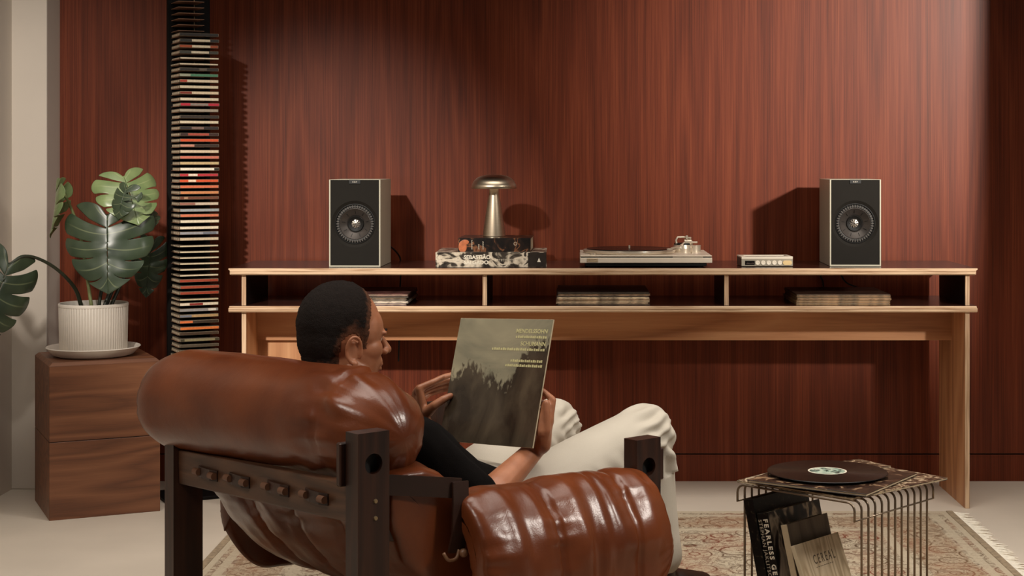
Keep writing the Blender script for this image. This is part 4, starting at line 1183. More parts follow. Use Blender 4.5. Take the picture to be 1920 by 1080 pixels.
for i in range(9): box(bm, (0.0, 0.062 + i * 0.0085, 0.196), (0.0005, 0.066 + i * 0.0085 + 0.001 * (i % 3), 0.1975))
tag(obj('subtitle_print', bm, plain('cover_ink', (88, 74, 58), 0.7), b4), kind='stuff')
# ================================================================== ARMCHAIR
CN = Vector((0.660, -0.751, 0)); CF = Vector((0.751, 0.660, 0))       # chair's right, chair's front
C_ORG = Vector((-0.404, 4.021, 0.0095))
CRZ = math.atan2(CN.y, CN.x)
M_leather = leather_mat('cognac_leather', (84, 38, 17), (114, 58, 29), 0.28, 0.18)
M_leather_d = leather_mat('dark_leather', (34, 18, 12), (52, 28, 18), 0.4, 0.2)
M_frame = wood('dark_jatoba', (28, 13, 8), (46, 23, 14), (60, 32, 20), 'Z', grain=50, stretch=0.05, rough=0.38, ring=8, bump=0.06)
M_frame_x = wood('dark_jatoba_rail', (50, 30, 18), (72, 46, 30), (88, 58, 38), 'X', grain=50, stretch=0.05, rough=0.42, ring=8, bump=0.06)
ch = empty('lounge_armchair', C_ORG, CRZ, 'low cognac leather lounge armchair with dark wooden frame, seen from behind', 'armchair')
HX, HY = 0.406, 0.4025
def post(sx_, sy_, ztop, hole_z):
    """plank post with a round through-hole near the top"""
    tx, ty = 0.046, 0.080
    x0 = sx_ * HX - tx / 2; y0 = sy_ * HY - ty / 2
    bm = nb()
    seg = 32; r = 0.022
    yc, zc = y0 + ty / 2, hole_z
    # two slabs with the hole, stitched: build the side outline as a ring fan
    def ringpts():
        out = []
        zlo = 0.0
        for k in range(seg):
            a = 2 * PI * k / seg
            out.append((yc + r * math.cos(a), zc + r * math.sin(a)))
        return out
    rp_ = ringpts()
    h0, h1 = zc - 0.06, ztop
    sq = []
    for k in range(seg):
        a = 2 * PI * k / seg
        dy, dz = math.cos(a), math.sin(a)
        s = min((ty / 2) / abs(dy) if abs(dy) > 1e-6 else 9, ((h1 - zc) if dz > 0 else (zc - h0)) / abs(dz) if abs(dz) > 1e-6 else 9)
        sq.append((yc + dy * s, zc + dz * s))
    corners = [(y0 + ty, h1), (y0, h1), (y0, h0), (y0 + ty, h0)]
    rows = {}
    for x in (x0, x0 + tx):
        rows[x] = ([bm.verts.new((x, y, z)) for y, z in rp_], [bm.verts.new((x, y, z)) for y, z in sq], [bm.verts.new((x, y, z)) for y, z in corners])
    for x in rows:
        ri, so, co = rows[x]
        for k in range(seg):
            k2 = (k + 1) % seg
            o1, o2 = so[k].co, so[k2].co
            if abs(o1.y - o2.y) < 1e-6 or abs(o1.z - o2.z) < 1e-6: bm.faces.new((ri[k], so[k], so[k2], ri[k2]))
            else:
                c = min(co, key=lambda v: (v.co - o1).length + (v.co - o2).length)
                bm.faces.new((ri[k], so[k], c, so[k2], ri[k2]))
    a_, b_ = rows[x0], rows[x0 + tx]
    for k in range(seg):
        k2 = (k + 1) % seg
        bm.faces.new((a_[0][k], a_[0][k2], b_[0][k2], b_[0][k]))
    cs = a_[2], b_[2]
    for k in range(4):
        if k == 2: continue      # open to the lower shaft
        bm.faces.new((cs[0][k], cs[0][(k + 1) % 4], cs[1][(k + 1) % 4], cs[1][k]))
    bmesh.ops.dissolve_degenerate(bm, edges=bm.edges[:], dist=1e-6)
    box(bm, (x0, y0, 0.0), (x0 + tx, y0 + ty, h0 + 0.0001))
    o = obj('post', bm, M_frame, ch)
    # near-black plug, painting in the shade deep in the hole
    bm = nb(); cyl(bm, (x0 + tx * 0.25 if sx_ > 0 else x0 + tx * 0.25, yc, zc), r * 0.99, tx * 0.3, 24, axis='X'); obj('hole_plug', bm, plain('hole_shade_black', (9, 6, 5), 0.6), o)
    return o, x0, y0, tx, ty
for sx_, sy_, zt, zh in ((1, -1, 0.612, 0.545), (-1, -1, 0.530, 0.475), (1, 1, 0.508, 0.440), (-1, 1, 0.508, 0.440)):
    o, x0, y0, tx, ty = post(sx_, sy_, zt, zh)
    if sy_ < 0:
        xo = x0 + tx if sx_ > 0 else x0
        for zb in (0.466, 0.430):
            bm = nb(); cyl(bm, (xo - 0.004, y0 + ty * 0.55, zb), 0.0058, 0.007, 16, axis='X', r2=0.0042); obj('bolt', bm, plain('brass_bolt', (170, 150, 116), 0.35, metal=0.9), o)
    if sx_ > 0 and sy_ < 0:
        bxo('wedge_key', (x0 - 0.020, y0 - 0.012, 0.495), (x0 - 0.003, y0 + 0.02, 0.588), M_frame, o, 0.003, 1)
    if sx_ > 0 and sy_ > 0:
        bxo('wedge_key', (x0 + 0.01, y0 + ty, 0.40), (x0 + 0.036, y0 + ty + 0.022, 0.478), M_frame, o, 0.003, 1)
# rails
def rail(a, b, w_, h, m=None):
    bm = nb(); bar(bm, a, b, w_, h, bev=0.004); return obj('rail', bm, m or M_frame_x, ch)
back_rail = rail((-HX + 0.023, -HY - 0.012, 0.428), (HX - 0.023, -HY - 0.012, 0.458), 0.030, 0.084)
for sx_ in (-1, 1): rail((sx_ * 0.384, -HY + 0.04, 0.41), (sx_ * 0.384, HY - 0.04, 0.20), 0.020, 0.07, M_frame)
rail((-HX + 0.023, HY, 0.20), (HX - 0.023, HY, 0.20), 0.034, 0.075, M_frame)
# straps laced through the back rail
for i, t in enumerate((0.20, 0.395, 0.62, 0.83)):
    x = -HX + 0.023 + t * (2 * HX - 0.046)
    z = 0.428 + t * 0.030
    y = -HY - 0.027
    bm = nb(); strip(bm, [(x - 0.045, y - 0.001, z), (x - 0.02, y - 0.007, z), (x + 0.02, y - 0.008, z), (x + 0.045, y - 0.001, z)], 0.026, 0.005, (0, 0, 1))
    st = obj('strap', bm, M_leather_d, ch)
    for dx in (-0.052, 0.022):
        bm = nb(); tube(bm, [(x + dx, y - 0.010, z), (x + dx + 0.022, y - 0.010, z)], 0.0085, 12); obj('peg', bm, plain('peg_wood', (96, 62, 42), 0.5, var=0.15), st, True, autosmooth=40)

def pillow(center, thick, X0, X1, nx=48, ns=64, endp=2.6, wrinkle=0.006, seams=(), seam_depth=0.018, skew=None, seed=0, endw=None, edge_pow=0.5, drift=None):
    """stuffed cushion: a centre line in (y,z) with half-thickness, swept along x and closed at both ends"""
    pts = catmull([Vector((0, y, z)) for y, z in center], 12)
    n = len(pts)
    th = []
    seglen = 12
    for i in range(n):
        t = i / seglen; k = min(int(t), len(thick) - 2); f = t - k
        f = f * f * (3 - 2 * f)
        th.append(thick[k] * (1 - f) + thick[k + 1] * f)
    bm = nb()
    rows = []
    for ix in range(nx + 1):
        q = ix / nx
        xx = -math.cos(PI * q)                       # dense near the ends
        x = (X0 + X1) / 2 + (X1 - X0) / 2 * xx
        e = max(0.0, 1 - abs(xx) ** endp) ** (1 / endp) if endw is None else endw(xx)
        e = max(e, 0.02)
        dip = 0.0
        for sx_ in seams: dip += math.exp(-((x - sx_) / 0.006) ** 2) * seam_depth + math.exp(-((x - sx_) / 0.03) ** 2) * seam_depth * 0.5
        loop = []
        for sgn in (1, -1):
            idx = range(n) if sgn == 1 else range(n - 1, -1, -1)
            for i in idx:
                p = pts[i]
                t = (pts[min(i + 1, n - 1)] - pts[max(i - 1, 0)]).normalized()
                nrm = Vector((0, -t.z, t.y))
                u = i / (n - 1)
                ends = max(0.0, 1 - abs(2 * u - 1) ** 6) ** edge_pow
                h = max(0.001, th[i] * e * ends - dip * ends)
                h += wrinkle * e * ends * (noise.noise((x * 9 + seed, p.y * 9, p.z * 9)) + 0.6 * noise.noise((x * 26 + seed, u * 9, sgn * 3)) * 1.0)
                # gathers run away from the ends and the seams
                near = max(0.0, abs(xx) - 0.55) / 0.45
                for sx_ in seams: near = max(near, math.exp(-((x - sx_) / 0.05) ** 2))
                h += wrinkle * 0.9 * near * ends * noise.noise((x * 6 + seed, u * 34, sgn * 7))
                off = drift(x) if drift else Vector((0, 0, 0))
                # end rounding pulls the ends of the line in as well
                ctr = pts[n // 2]
                q_ = Vector((x, p.y + nrm.y * h * sgn, p.z + nrm.z * h * sgn)) + off
                loop.append(q_)
        rows.append([bm.verts.new(v) for v in loop])
    m = len(rows[0])
    for a, b in zip(rows, rows[1:]):
        for k in range(m): bm.faces.new((a[k], a[(k + 1) % m], b[(k + 1) % m], b[k]))
    bm.faces.new(rows[0][::-1]); bm.faces.new(rows[-1])
    return bm
# back + seat cushion: one long pad, rolled over the back rail, with stitched channels
drift_back = lambda x: Vector((0, (x - (-0.08)) * 0.10, (x + 0.08) * 0.0))
seat_c = [(-0.335, 0.500), (-0.275, 0.44), (-0.205, 0.36), (-0.12, 0.275), (0.02, 0.205), (0.20, 0.20), (0.36, 0.235), (0.46, 0.25)]
seat_t = [0.06, 0.105, 0.12, 0.115, 0.10, 0.09, 0.08, 0.055]
bm = pillow(seat_c, seat_t, -0.408, 0.408, nx=64, endp=10, wrinkle=0.006, seams=(-0.19, 0.0, 0.19), seam_depth=0.014, seed=3)
seat = obj('seat_cushion', bm, M_leather, ch, True)

def roll_mesh():
    """fat head roll, gathered at a seam near its right end"""
    bm = nb()
    nx, na = 110, 72
    X0, X1 = -0.565, 0.385
    rows = []
    for ix in range(nx + 1):
        q = ix / nx; xx = -math.cos(PI * q)
        x = (X0 + X1) / 2 + (X1 - X0) / 2 * xx
        el = max(0.0, 1 - max(0, -(x + 0.42)) ** 2 / 0.145 ** 2) ** 0.5 if x < -0.42 else 1
        er = max(0.0, 1 - max(0, x - 0.205) ** 2.2 / 0.18 ** 2.2) ** 0.5 if x > 0.205 else 1
        e = max(0.015, el * er)
        cy = -0.338 + (x + 0.08) * 0.10
        cz = 0.580 + 0.012 * math.cos(x * 3) - 0.03 * max(0, x - 0.2)
        seam = math.exp(-((x - 0.235) / 0.004) ** 2) * 0.006 + math.exp(-((x - 0.235) / 0.03) ** 2) * 0.003
        row = []
        for k in range(na):
            a = 2 * PI * k / na
            r = 0.127 * e
            rz = r * (1.0 if math.sin(a) > 0 else 1.02); ry = r * (1.04 if math.cos(a) > 0 else 0.98)
            nearseam = math.exp(-((x - 0.235) / 0.07) ** 2)
            nearend = max(0, abs(xx) - 0.8) / 0.2
            d = -seam + 0.0035 * noise.noise((x * 7, math.cos(a) * 2, math.sin(a) * 2))
            d += nearseam * 0.017 * noise.noise((x * 12, a * 4.2, 4.0)) * min(1, abs(x - 0.235) / 0.012)
            d += nearend * e * 0.016 * noise.noise((x * 4, math.cos(a) * 5, math.sin(a) * 5))
            row.append(bm.verts.new((x, cy + (ry + d) * math.cos(a), cz + (rz + d) * math.sin(a))))
        rows.append(row)
    for a, b in zip(rows, rows[1:]):
        for k in range(na): bm.faces.new((a[k], a[(k + 1) % na], b[(k + 1) % na], b[k]))
    bm.faces.new(rows[0][::-1]); bm.faces.new(rows[-1])
    return bm
obj('head_roll', roll_mesh(), M_leather, ch, True)

# arm cushions drape over the side rails; drawn with x<->y swapped: profile across the chair, swept front to back
def arm(sx_, seed):
    prof = [(0.505, 0.115), (0.507, 0.23), (0.492, 0.34), (0.440, 0.412), (0.375, 0.405), (0.325, 0.34), (0.315, 0.26)]
    th = [0.035, 0.050, 0.056, 0.056, 0.052, 0.045, 0.03]
    bm = pillow(prof, th, -0.180 if sx_ > 0 else -0.235, 0.385, nx=84, endp=4.5, wrinkle=0.006, seams=(0.03, 0.262), seam_depth=0.011, seed=seed,
                drift=lambda x: Vector((0, 0, -0.008 - 0.055 * (x + 0.18) + 0.06 * max(0, x - 0.05) - 0.06 * max(0, x - 0.32))))
    for v in bm.verts:
        x, y, z = v.co
        e0 = max(0.0, min(1.0, ((-0.06 if sx_ > 0 else -0.10) - x) / 0.13)); e1 = max(0.0, min(1.0, (x - 0.28) / 0.10))
        z += 0.11 * max(e0, e1) ** 2 * max(0.0, min(1.0, (0.30 - z) / 0.18))
        # deep drapery puckers falling from the top edge
        if y > 0.36:
            ph = 0.0
            for k, (c0, amp, wd) in enumerate(((-0.09, 0.010, 0.022), (-0.015, 0.008, 0.012), (0.10, 0.011, 0.018), (0.165, 0.014, 0.014), (0.205, 0.012, 0.012), (0.32, 0.009, 0.024))):
                c = c0 + 0.045 * (0.42 - z) * math.sin(k * 2.1 + seed)
                fade = max(0.0, min(1.0, (z - 0.20 - 0.05 * math.sin(k * 1.7)) / 0.14)) * max(0.0, min(1.0, (y - 0.36) / 0.08))
                ph += amp * fade * (math.exp(-((x - c) / wd) ** 2) - 0.6 * math.exp(-((x - c - wd * 1.3) / wd) ** 2))
            ph *= 0.35 + 0.65 * abs(noise.noise((x * 5 + seed, z * 6, 2.0))) * 2; y += ph * 0.7; z += ph * 0.4
        v.co = Vector((y * sx_, x, z))
    return obj('arm_cushion', bm, M_leather, ch, True)
arm(1, 5); arm(-1, 9)
# strap from the rear post to the arm cushion, and the dark hanging belt with its toggle
bm = nb(); strip(bm, [(HX + 0.004, -HY + 0.035, 0.494), (HX + 0.014, -0.28, 0.481), (HX + 0.024, -0.175, 0.464)], 0.044, 0.005, (0, 0, 1)); obj('side_strap', bm, M_leather_d, ch)
bm = nb(); strip(bm, [(HX + 0.028, -0.178, 0.480), (HX + 0.032, -0.180, 0.43), (HX + 0.034, -0.184, 0.37), (HX + 0.028, -0.190, 0.325)], 0.042, 0.006, (0, 1, 0)); belt = obj('hanging_strap', bm, M_leather_d, ch)
bm = nb(); tube(bm, catmull([(HX + 0.03, -0.225, 0.330), (HX + 0.035, -0.215, 0.314), (HX + 0.036, -0.195, 0.315), (HX + 0.034, -0.185, 0.332)], 5), 0.004, 8); ball(bm, (HX + 0.04, -0.178, 0.325), 0.010, 2)
obj('toggle', bm, plain('horn_toggle', (120, 84, 58), 0.4), belt, True)

# ================================================================== PERSON
def displace_mesh(me, fn):
    co = [v.co.copy() for v in me.vertices]; no = [v.normal.copy() for v in me.vertices]
    flat = []
    for c, n_ in zip(co, no): flat.extend(c + n_ * fn(c))
    me.vertices.foreach_set('co', flat); me.update()
pelvis = Vector((-0.235, 4.115, 0.318))
hipR, hipL = pelvis + CN * 0.10, pelvis - CN * 0.10
kneeR, kneeL = Vector((0.197, 4.345, 0.478)), Vector((-0.055, 4.615, 0.452))
ankR, ankL = Vector((0.232, 4.37, 0.095)), Vector((-0.01, 4.68, 0.095))
waist = Vector((-0.335, 4.045, 0.385)); chest = Vector((-0.435, 3.985, 0.485)); neckb = Vector((-0.520, 3.940, 0.605))
shR = chest + CN * 0.165 + Vector((-0.045, -0.03, 0.045)); shL = chest - CN * 0.165 + Vector((-0.045, -0.03, 0.045))
elR = Vector((-0.2175, 3.86, 0.382)); wrR = P(1003, 842, 4.045)
elL = Vector((-0.52, 4.21, 0.37)); wrL = P(799, 802, 4.20)
headc = Vector((-0.5640, 3.955, 0.765))
person = empty('person', (pelvis.x, pelvis.y, 0.0), 0, 'seated person with short dark hair, black shirt and white trousers, holding an album', 'person')
HS = 1.06
th_ = R(57)
fy = Vector((math.sin(th_), math.cos(th_), 0)); fx = Vector((math.cos(th_), -math.sin(th_), 0))
HM = frame(fx * HS, fy * HS, Vector((0, 0, HS)), headc) @ Matrix.Rotation(R(-4), 4, 'X')

bm = nb()
# head: cranium, face, jaw, features (local: x right ear, y face, z up)
hb = nb()
def HB(c, r, sub=3, rot=None): ball(hb, c, r, sub, rot)
HB((0, -0.010, 0.032), (0.0745, 0.097, 0.091))
HB((0, -0.030, 0.000), (0.068, 0.072, 0.075))
HB((0, 0.034, 0.020), (0.066, 0.062, 0.068))
HB((0, 0.040, -0.040), (0.058, 0.054, 0.070))
HB((0, 0.050, -0.085), (0.043, 0.042, 0.034))
HB((0, 0.083, -0.104), (0.019, 0.014, 0.015), 2)
for s_ in (-1, 1):
    HB((s_ * 0.040, 0.050, -0.022), (0.022, 0.034, 0.030), 3)
    HB((s_ * 0.046, 0.018, -0.072), (0.016, 0.038, 0.024), 2)      # jaw angle
    HB((s_ * 0.030, 0.083, 0.016), (0.022, 0.012, 0.008), 2)       # brow
    HB((s_ * 0.0125, 0.104, -0.030), (0.0085, 0.010, 0.008), 2)    # nostril
limb(hb, [(0, 0.090, 0.012), (0, 0.104, -0.008), (0, 0.1165, -0.026)], [0.008, 0.0085, 0.0105])
HB((0, 0.088, -0.052), (0.026, 0.014, 0.018), 2)
HB((0, 0.0965, -0.0585), (0.019, 0.0085, 0.0055), 2); HB((0, 0.0945, -0.0695), (0.017, 0.009, 0.0065), 2)
# ears: helix rim, antihelix, lobe, shallow plate
for s_ in (-1, 1):
    ex, ey, ez = s_ * 0.0765, -0.002, -0.022
    rimp = []
    for k in range(15):
        a = R(-35 + k * 20)
        rimp.append((ex + s_ * (0.006 + 0.007 * math.sin(max(0, min(PI, a)))) + s_ * (-0.004 if k < 1 else 0.0) - s_ * 0.0, ey - 0.006 + 0.0185 * math.cos(a) - 0.10 * (0.032 * math.sin(a)), ez + 0.031 * math.sin(a)))
    limb(hb, catmull(rimp, 3), [0.0042] * (14 * 3 + 1), 1, 8)
    anti = [(ex + s_ * 0.006, ey - 0.012 + 0.012 * math.cos(R(a)), ez - 0.002 + 0.021 * math.sin(R(a))) for a in (60, 110, 150, 190, 230, 270)]
    limb(hb, catmull(anti, 3), [0.0038] * 16, 1, 8)
    HB((ex + s_ * 0.001, ey - 0.008, ez), (0.004, 0.019, 0.029), 2)
    HB((ex + s_ * 0.006, ey - 0.002, ez - 0.030), (0.0055, 0.009, 0.0085), 2)      # lobe
    HB((ex + s_ * 0.005, ey + 0.012, ez - 0.008), (0.0045, 0.0045, 0.008), 2)     # tragus
bmesh.ops.transform(hb, matrix=HM, verts=hb.verts[:])
tmp = bpy.data.meshes.new('tmp'); hb.to_mesh(tmp); hb.free(); bm.from_mesh(tmp)
# neck, torso, arms, legs
limb(bm, [HM @ Vector((0, -0.035, -0.045)), neckb + Vector((0, 0, 0.02)), neckb], [0.058, 0.056, 0.062])
limb(bm, [neckb, shR], [0.058, 0.052]); limb(bm, [neckb, shL], [0.058, 0.052])
for s_ in (-1, 1):
    limb(bm, [neckb + CN * 0.05 * s_ - Vector((0, 0, .02)), chest + CN * 0.075 * s_, waist + CN * 0.065 * s_, pelvis + CN * 0.08 * s_], [0.05, 0.085, 0.08, 0.09])
limb(bm, [shR, shR.lerp(elR, .4), elR, elR.lerp(wrR, 0.25), wrR.lerp(elR, 0.25), wrR], [0.050, 0.046, 0.038, 0.040, 0.030, 0.0255])
limb(bm, [shL, shL.lerp(elL, .4), elL, elL.lerp(wrL, 0.25), wrL.lerp(elL, 0.25), wrL], [0.050, 0.046, 0.038, 0.040, 0.030, 0.0255])
limb(bm, [hipR, hipR.lerp(kneeR, .5), kneeR, kneeR.lerp(ankR, .3), ankR], [0.075, 0.065, 0.05, 0.05, 0.034])
limb(bm, [hipL, hipL.lerp(kneeL, .5), kneeL, kneeL.lerp(ankL, .3), ankL], [0.075, 0.065, 0.05, 0.05, 0.034])
def hand(wrist, kn, fingers, thumb):
    """palm from wrist to four knuckles, then jointed fingers and a thumb leaving the side of the palm"""
    for k in kn: limb(bm, [wrist.lerp(k, 0.12), wrist.lerp(k, 0.6), k], [0.0165, 0.0135, 0.0105])
    for a, b in zip(kn, kn[1:]): limb(bm, [wrist.lerp(a, .55), b.lerp(wrist, .45), b], [0.013, 0.013, 0.010]); limb(bm, [a, b], [0.0100, 0.0098])
    for f, r in zip(fingers, (0.0088, 0.009, 0.0085, 0.0075)):
        limb(bm, f, [r * 1.12, r, r * 0.94, r * 0.80][:len(f)])
    limb(bm, thumb, [0.015, 0.0118, 0.0102, 0.0085][:len(thumb)])
# left hand pinches the left edge of the cover
kL = [P(786, 728, 4.195), P(780, 735, 4.215), P(778, 745, 4.232), P(780, 756, 4.246)]
fL = [[kL[0], P(811, 717, 4.205), P(832, 707, 4.225), P(849, 702, 4.24)],
      [kL[1], P(810, 722, 4.236), P(834, 714, 4.254), P(856, 710, 4.258)],
      [kL[2], P(808, 729, 4.256), P(835, 722, 4.269), P(858, 718, 4.270)],
      [kL[3], P(806, 738, 4.271), P(830, 731, 4.279), P(850, 728, 4.278)]]
tL = [P(802, 772, 4.185), P(815, 760, 4.168), P(831, 749, 4.168), P(845, 742, 4.178)]
hand(wrL, kL, fL, tL)
# album basis
AR = Vector((0.765, -0.642, 0.05)).normalized()
AD = Vector((-0.193, -0.2295, -0.954)); AD = (AD - AR * AD.dot(AR)).normalized()
AN = AR.cross(AD).normalized()
if AN.y < 0: AN = -AN                       # away from the reader
AC = Vector((-0.199, 4.10, 0.6405)); AS = 0.32
EDGE = AC + AR * 0.16 + AD * 0.08
AB = lambda r, a, d: EDGE + AR * r + AN * a + AD * d
kR = [AB(0.008, 0.036, -0.010), AB(0.004, 0.044, 0.006), AB(-0.004, 0.048, 0.022), AB(-0.012, 0.050, 0.038)]
limb(bm, [AB(0.002, 0.034, 0.0), AB(-0.004, 0.036, 0.030), AB(-0.018, 0.055, 0.062), wrR], [0.017, 0.020, 0.022, 0.024])
fR = [[kR[0], AB(0.010, 0.034, -0.046), AB(-0.012, 0.020, -0.062), AB(-0.032, 0.0125, -0.070)],
      [kR[1], AB(-0.010, 0.045, -0.030), AB(-0.038, 0.026, -0.042), AB(-0.058, 0.0125, -0.048)],
      [kR[2], AB(-0.024, 0.050, -0.006), AB(-0.052, 0.030, -0.014), AB(-0.070, 0.0125, -0.018)],
      [kR[3], AB(-0.034, 0.048, 0.022), AB(-0.056, 0.030, 0.016), AB(-0.070, 0.012, 0.012)]]
tR = [AB(-0.010, 0.045, 0.060), AB(0.008, 0.030, 0.030), AB(0.011, 0.018, -0.004), AB(0.0115, 0.010, -0.034)]
limb(bm, [AB(0.003, 0.018, -0.030), AB(0.001, 0.020, 0.0), AB(-0.004, 0.024, 0.035)], [0.011, 0.014, 0.016])
hand(wrR, kR, fR, tR)
body = finish(bm, [('REMESH', dict(mode='VOXEL', voxel_size=0.0030, adaptivity=0.0, use_smooth_shade=True)), ('SMOOTH', dict(factor=0.5, iterations=5))])
def skin_mat():
    m, nt, b = new_mat('skin')
    tc = N(nt, 'ShaderNodeTexCoord')
    nz = N(nt, 'ShaderNodeTexNoise'); nz.inputs['Scale'].default_value = 24; nz.inputs['Detail'].default_value = 5
    nt.links.new(tc.outputs['Object'], nz.inputs['Vector'])
    rp = N(nt, 'ShaderNodeValToRGB'); rp.color_ramp.elements[0].position = .3; rp.color_ramp.elements[1].position = .7
    rp.color_ramp.elements[0].color = lin((150, 94, 64)) + (1,); rp.color_ramp.elements[1].color = lin((170, 112, 80)) + (1,)
    nt.links.new(nz.outputs['Fac'], rp.inputs['Fac']); nt.links.new(rp.outputs['Color'], b.inputs['Base Color'])
    b.inputs['Roughness'].default_value = 0.45
    b.inputs['Subsurface Weight'].default_value = 0.05; b.inputs['Subsurface Radius'].default_value = (0.012, 0.005, 0.003); b.inputs['Subsurface Scale'].default_value = 0.5
    n2 = N(nt, 'ShaderNodeTexNoise'); n2.inputs['Scale'].default_value = 420
    nt.links.new(tc.outputs['Object'], n2.inputs['Vector'])
    bp = N(nt, 'ShaderNodeBump'); bp.inputs['Strength'].default_value = 0.12; bp.inputs['Distance'].default_value = 0.001
    nt.links.new(n2.outputs['Fac'], bp.inputs['Height']); nt.links.new(bp.outputs['Normal'], b.inputs['Normal'])
    return m
obj('body', body, skin_mat(), person, True, world=True)
# hair: cropped cap that hugs the skull and fades at temple and nape
def hairline(p):
    """>0 where hair grows (head coordinates)"""
    x, y, z = p
    ax = abs(x)
    if ax > 0.0775: return -1.0
    front = 0.036 + 0.16 * max(0, z - 0.03)      # forehead limit in y, receding towards the temple
    top = front - y
    # cheek/ear zone: sideburn in front of the ear, arch round the ear, down to the nape behind
    ear = (math.hypot((y + 0.008) / 0.027, (z + 0.026) / 0.039) - 1) * 0.03
    if y > 0.016: low = min(ear, z + 0.020)
    elif y > -0.032: low = ear if z > -0.026 else -1.0
    else: low = min(z + 0.070, max(ear, 0.002) + 0.004)
    if ax < 0.03 and y < -0.05: low = z + 0.085
    return min(top, low)
hb = nb()
fade_l = hb.verts.layers.float.new('fade')
bmesh.ops.create_uvsphere(hb, u_segments=160, v_segments=110, radius=1.0)
bm2 = nb()
import mathutils
tree = mathutils.bvhtree.BVHTree.FromPolygons([v.co for v in body.vertices], [p.vertices for p in body.polygons])
keep = {}
HMi = HM.inverted()
for v in hb.verts:
    dirw = (HM.to_3x3() @ v.co).normalized()
    org = HM @ Vector((0, -0.012, 0.0))
    far = org + dirw * 0.30
    hit, nrm, _, _ = tree.ray_cast(far, -dirw, 0.3)
    if hit is None: v.co = org; keep[v.index] = -1; continue
    pl_ = HMi @ hit
    s_ = hairline(pl_) + 0.003 * noise.noise(pl_ * 60) + 0.003 * noise.noise(pl_ * 260)
    keep[v.index] = s_
    v[fade_l] = max(0.0, min(1.0, s_ / 0.030 + 0.35 * noise.noise(pl_ * 130)))
    thick = 0.0005 + 0.0052 * max(0.0, min(1.0, s_ / 0.035)) + 0.003 * max(0, min(1, (pl_.z - 0.05) / 0.06))
    v.co = hit + nrm * thick + nrm * 0.0016 * noise.noise(hit * 260)
hb.verts.ensure_lookup_table()
dele = [v for v in hb.verts if keep[v.index] < 0.0]
bmesh.ops.delete(hb, geom=dele, context='VERTS')
M_hair = plain('cropped_dark_hair', (24, 15, 10), 0.8, var=0.5, vscale=260, bump=0.9, bscale=520, spec=0.2)
def fade_hair(m):
    nt = m.node_tree; b = nt.nodes['Principled BSDF']
    src = b.inputs['Base Color'].links[0].from_socket
    at = N(nt, 'ShaderNodeAttribute'); at.attribute_name = 'fade'
    rp = N(nt, 'ShaderNodeValToRGB'); rp.color_ramp.elements[0].position = 0.05; rp.color_ramp.elements[1].position = 0.75
    nt.links.new(at.outputs['Fac'], rp.inputs['Fac'])
    mx = N(nt, 'ShaderNodeMix', data_type='RGBA'); nt.links.new(rp.outputs['Color'], mx.inputs[0])
    mx.inputs[6].default_value = lin((104, 66, 46)) + (1,); nt.links.new(src, mx.inputs[7])
    nt.links.new(mx.outputs[2], b.inputs['Base Color'])
M_brow = M_hair.copy(); M_brow.name = 'eyebrow_hair'
fade_hair(M_hair)
hair_me = finish(hb, [('SOLIDIFY', dict(thickness=0.004, offset=-1))])
obj('hair', hair_me, M_hair, person, True, world=True)
# eyes and eyebrows
for s_ in (-1, 1):
    bm = nb(); ball(bm, HM @ Vector((s_ * 0.030, 0.0735, 0.002)), 0.0115 * HS, 3); obj('eye', bm, plain('eye_white', (196, 180, 164), 0.2), person, True, world=True)
    bm = nb(); limb(bm, [HM @ Vector((s_ * 0.014, 0.0975, 0.0185)), HM @ Vector((s_ * 0.030, 0.0955, 0.0225)), HM @ Vector((s_ * 0.046, 0.084, 0.0185))], [0.0028, 0.0032, 0.002], 1, 8)
    obj('eyebrow', bm, M_brow, person, True, world=True)

# black shirt: torso, shoulders and sleeves down to the elbows
bm = nb()
for s_ in (-1, 1):
    limb(bm, [neckb + CN * 0.06 * s_ - Vector((0, 0, .03)), chest + CN * 0.080 * s_, waist + CN * 0.075 * s_, pelvis + CN * 0.085 * s_ + Vector((0, 0, 0.01))], [0.058, 0.094, 0.088, 0.090])
limb(bm, [neckb - Vector((0, 0, 0.02)), shR], [0.068, 0.060]); limb(bm, [neckb - Vector((0, 0, 0.02)), shL], [0.068, 0.060])
limb(bm, [shR, shR.lerp(elR, .5), elR.lerp(shR, 0.10)], [0.062, 0.060, 0.057])
limb(bm, [shL, shL.lerp(elL, .5), elL.lerp(shL, 0.10)], [0.068, 0.064, 0.060])
sh_me = finish(bm, [('REMESH', dict(mode='VOXEL', voxel_size=0.006, use_smooth_shade=True)), ('SMOOTH', dict(factor=0.5, iterations=6))])
displace_mesh(sh_me, lambda c: 0.005 * noise.noise(c * 14) + 0.003 * noise.noise(Vector((c.x * 30, c.y * 30, c.z * 12))))
obj('shirt', sh_me, plain('black_cotton', (13, 10, 9), 1.0, var=0.1, vscale=40, bump=0.3, bscale=500, spec=0.1), person, True, world=True)
